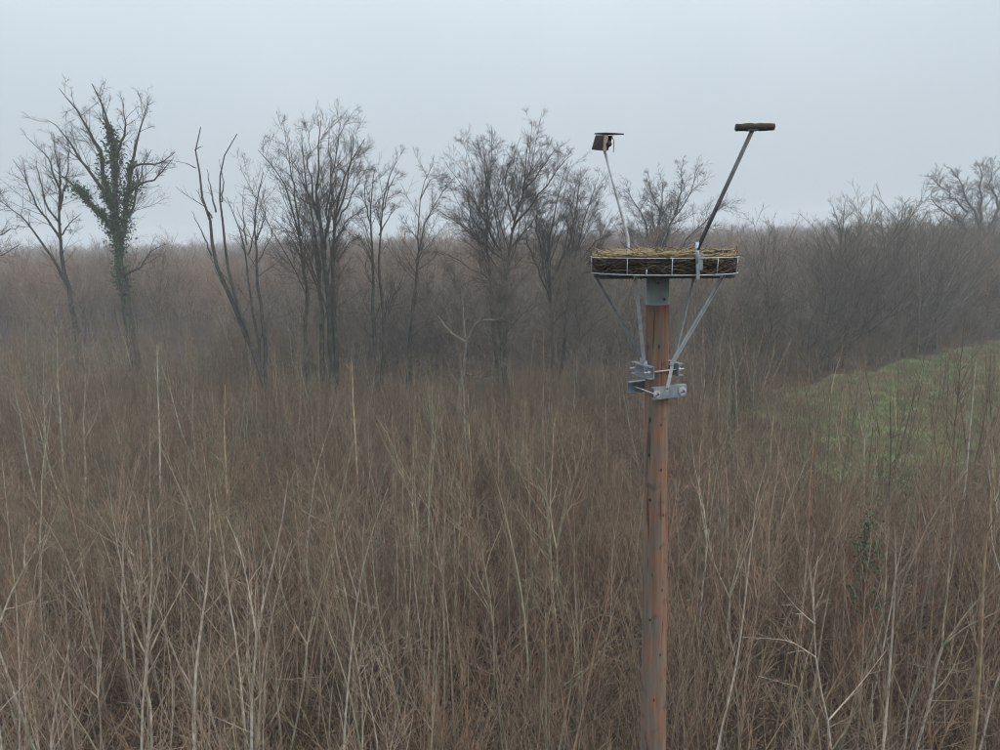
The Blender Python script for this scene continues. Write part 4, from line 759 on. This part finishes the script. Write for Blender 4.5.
# core of matted material
ra_ = np.linspace(0, 1, 10); az_ = np.linspace(0, 2 * math.pi, 49)[:-1]; V = []
for q in ra_:
    for a in az_:
        zt = hb_ + .018 - .03 * (1 - q) + .012 * math.sin(a * 3 + 1) * q + rn.normal(0, .004) - (.06 if q == 1 else 0); V.append(ex * math.cos(a) * q * RB * .955 + ey * math.sin(a) * q * RB * .955 + ez * zt)
for a in az_: V.append(ex * math.cos(a) * RB * .70 + ey * math.sin(a) * RB * .70 + ez * .012)
V = np.array(V); Q = []
for i in range(10):
    for j in range(48): Q.append([i * 48 + j, i * 48 + (j + 1) % 48, (i + 1) * 48 + (j + 1) % 48, (i + 1) * 48 + j])
link('nest_core', raw_mesh('nest_core', V, np.array(Q), leafy('matted_core', [(0.05, 0.04, 0.028), (0.08, 0.06, 0.04)], .95)), nest)
n = 2600; az = rn.uniform(0, 6.283, n); q = np.sqrt(rn.uniform(.0, .97, n)); hump = .016 + .020 * np.sin(az * 3 + 1) + .016 * np.sin(az * 7)
S = np.stack([np.cos(az) * q * RB, np.sin(az) * q * RB, hb_ + np.abs(rn.normal(0, .008, n)) + hump * q], 1)
D = np.stack([rn.normal(0, 1, n), rn.normal(0, 1, n), rn.normal(0, .05, n)], 1); stickset('straw_lining', S, D, rn.uniform(.08, .28, n), rn.uniform(.0018, .0034, n), 4, M_STRAW, .09, nest)
n = 130; az = rn.uniform(0, 6.283, n); S = np.stack([np.cos(az) * RB * .93, np.sin(az) * RB * .93, rn.uniform(.01, hb_ + .01, n)], 1)
D = np.stack([np.cos(az) * .5, np.sin(az) * .5, rn.normal(.1, .3, n)], 1) + np.stack([-np.sin(az), np.cos(az), np.zeros(n)], 1) * rn.choice([-1, 1], n)[:, None]
stickset('poking_sticks', S, D, rn.uniform(.08, .22, n), rn.uniform(.003, .005, n), 4, M_STICK, .1, nest)
n = 220; az = rn.uniform(0, 6.283, n); q = rn.uniform(.5, .97, n); S = np.stack([np.cos(az) * q * RB, np.sin(az) * q * RB, hb_ + .02 + np.abs(rn.normal(0, .012, n))], 1)
stickset('top_twigs', S, np.stack([rn.normal(0, 1, n), rn.normal(0, 1, n), rn.normal(0, .15, n)], 1), rn.uniform(.1, .3, n), rn.uniform(.003, .005, n), 4, M_STICK, .1, nest)

# ------------------------------------------------------------------ camera shelter at the tip of the bent arm
sc0 = at(604, 151, YC - .05); sh = empty('camera_shelter', sc0); org2 = sc0.copy(); tag(sh, 'small dark wooden camera shelter with a flat overhanging roof on a bent arm', 'camera shelter')
pm = (YC - .05) / F_PX
def slab(name, quad, thick_v, mat, parent=sh):
    q = np.array(quad) - org2; V = np.vstack([q, q + np.asarray(thick_v)]); F = np.array([(0, 1, 2, 3), (7, 6, 5, 4), (0, 4, 5, 1), (1, 5, 6, 2), (2, 6, 7, 3), (3, 7, 4, 0)]); return link(name, raw_mesh(name, V, F, mat, smooth=False), parent)
Yn, Yf = YC - .17, YC + .05
slab('roof', [at(594.5, 134.4, Yf), at(606.5, 133.8, Yn), at(624, 134.8, Yf - .02), at(612, 135.2, Yf + .16)], (0, 0, .012), M_BOARD)
slab('side_panel', [at(591.4, 149.7, Yf), at(602.8, 150.7, Yn + .02), at(604.2, 134.9, Yn + .02), at(595.5, 135.2, Yf)], (.008, .008, 0), M_BOARD)
slab('front_panel', [at(603.0, 150.9, Yn + .01), at(606.4, 150.9, Yn + .03), at(608.6, 135.0, Yn + .03), at(604.3, 135.0, Yn + .01)], (.0, .010, 0), M_PALEBOARD)
slab('inner_panel', [at(604.0, 150.4, Yf), at(608.0, 150.6, Yf), at(613.0, 135.6, Yf), at(605.0, 135.6, Yf)], (.0, .012, 0), M_BOARD)
slab('floor_panel', [at(591.8, 149.8, Yf), at(602.9, 150.8, Yn + .03), at(607.0, 150.6, Yn + .06), at(606.0, 149.6, Yf)], (0, 0, .008), M_BOARD)
ca, cb2 = at(606.4, 144.5, Yn + .16), at(609.2, 144.0, Yn + .02); bar('camera_body', ca, cb2, .026, M_BLACK, 16, sh, org2)
pts = np.array([at(611.5, 136.5, Yn + .08), at(613.6, 139, Yn + .07), at(614, 145, Yn + .07), at(613.4, 152.5, Yn + .07)]); l = limb(pts - org2, .0048, .0042, 10); link('cable', tubes('cable', [(*l, 6)], M_GALV), sh)

# ------------------------------------------------------------------ mist
hm = boxmesh('haze', [((0, 0, 14.3), (1, 0, 0), (0, 1, 0), (0, 0, 1), 930, 930, 15.7)], M_GROUND); hm.materials.clear()
mh = bpy.data.materials.new('mist'); mh.use_nodes = True; t = mh.node_tree; t.nodes.clear()
pv = t.nodes.new('ShaderNodeVolumePrincipled'); pv.inputs['Color'].default_value = (0.93, 0.95, 0.97, 1); pv.inputs['Density'].default_value = 0.0013; pv.inputs['Anisotropy'].default_value = 0.0
ou = t.nodes.new('ShaderNodeOutputMaterial'); t.links.new(pv.outputs[0], ou.inputs['Volume'])
hm.materials.append(mh); tag(link('haze', hm), kind='stuff')
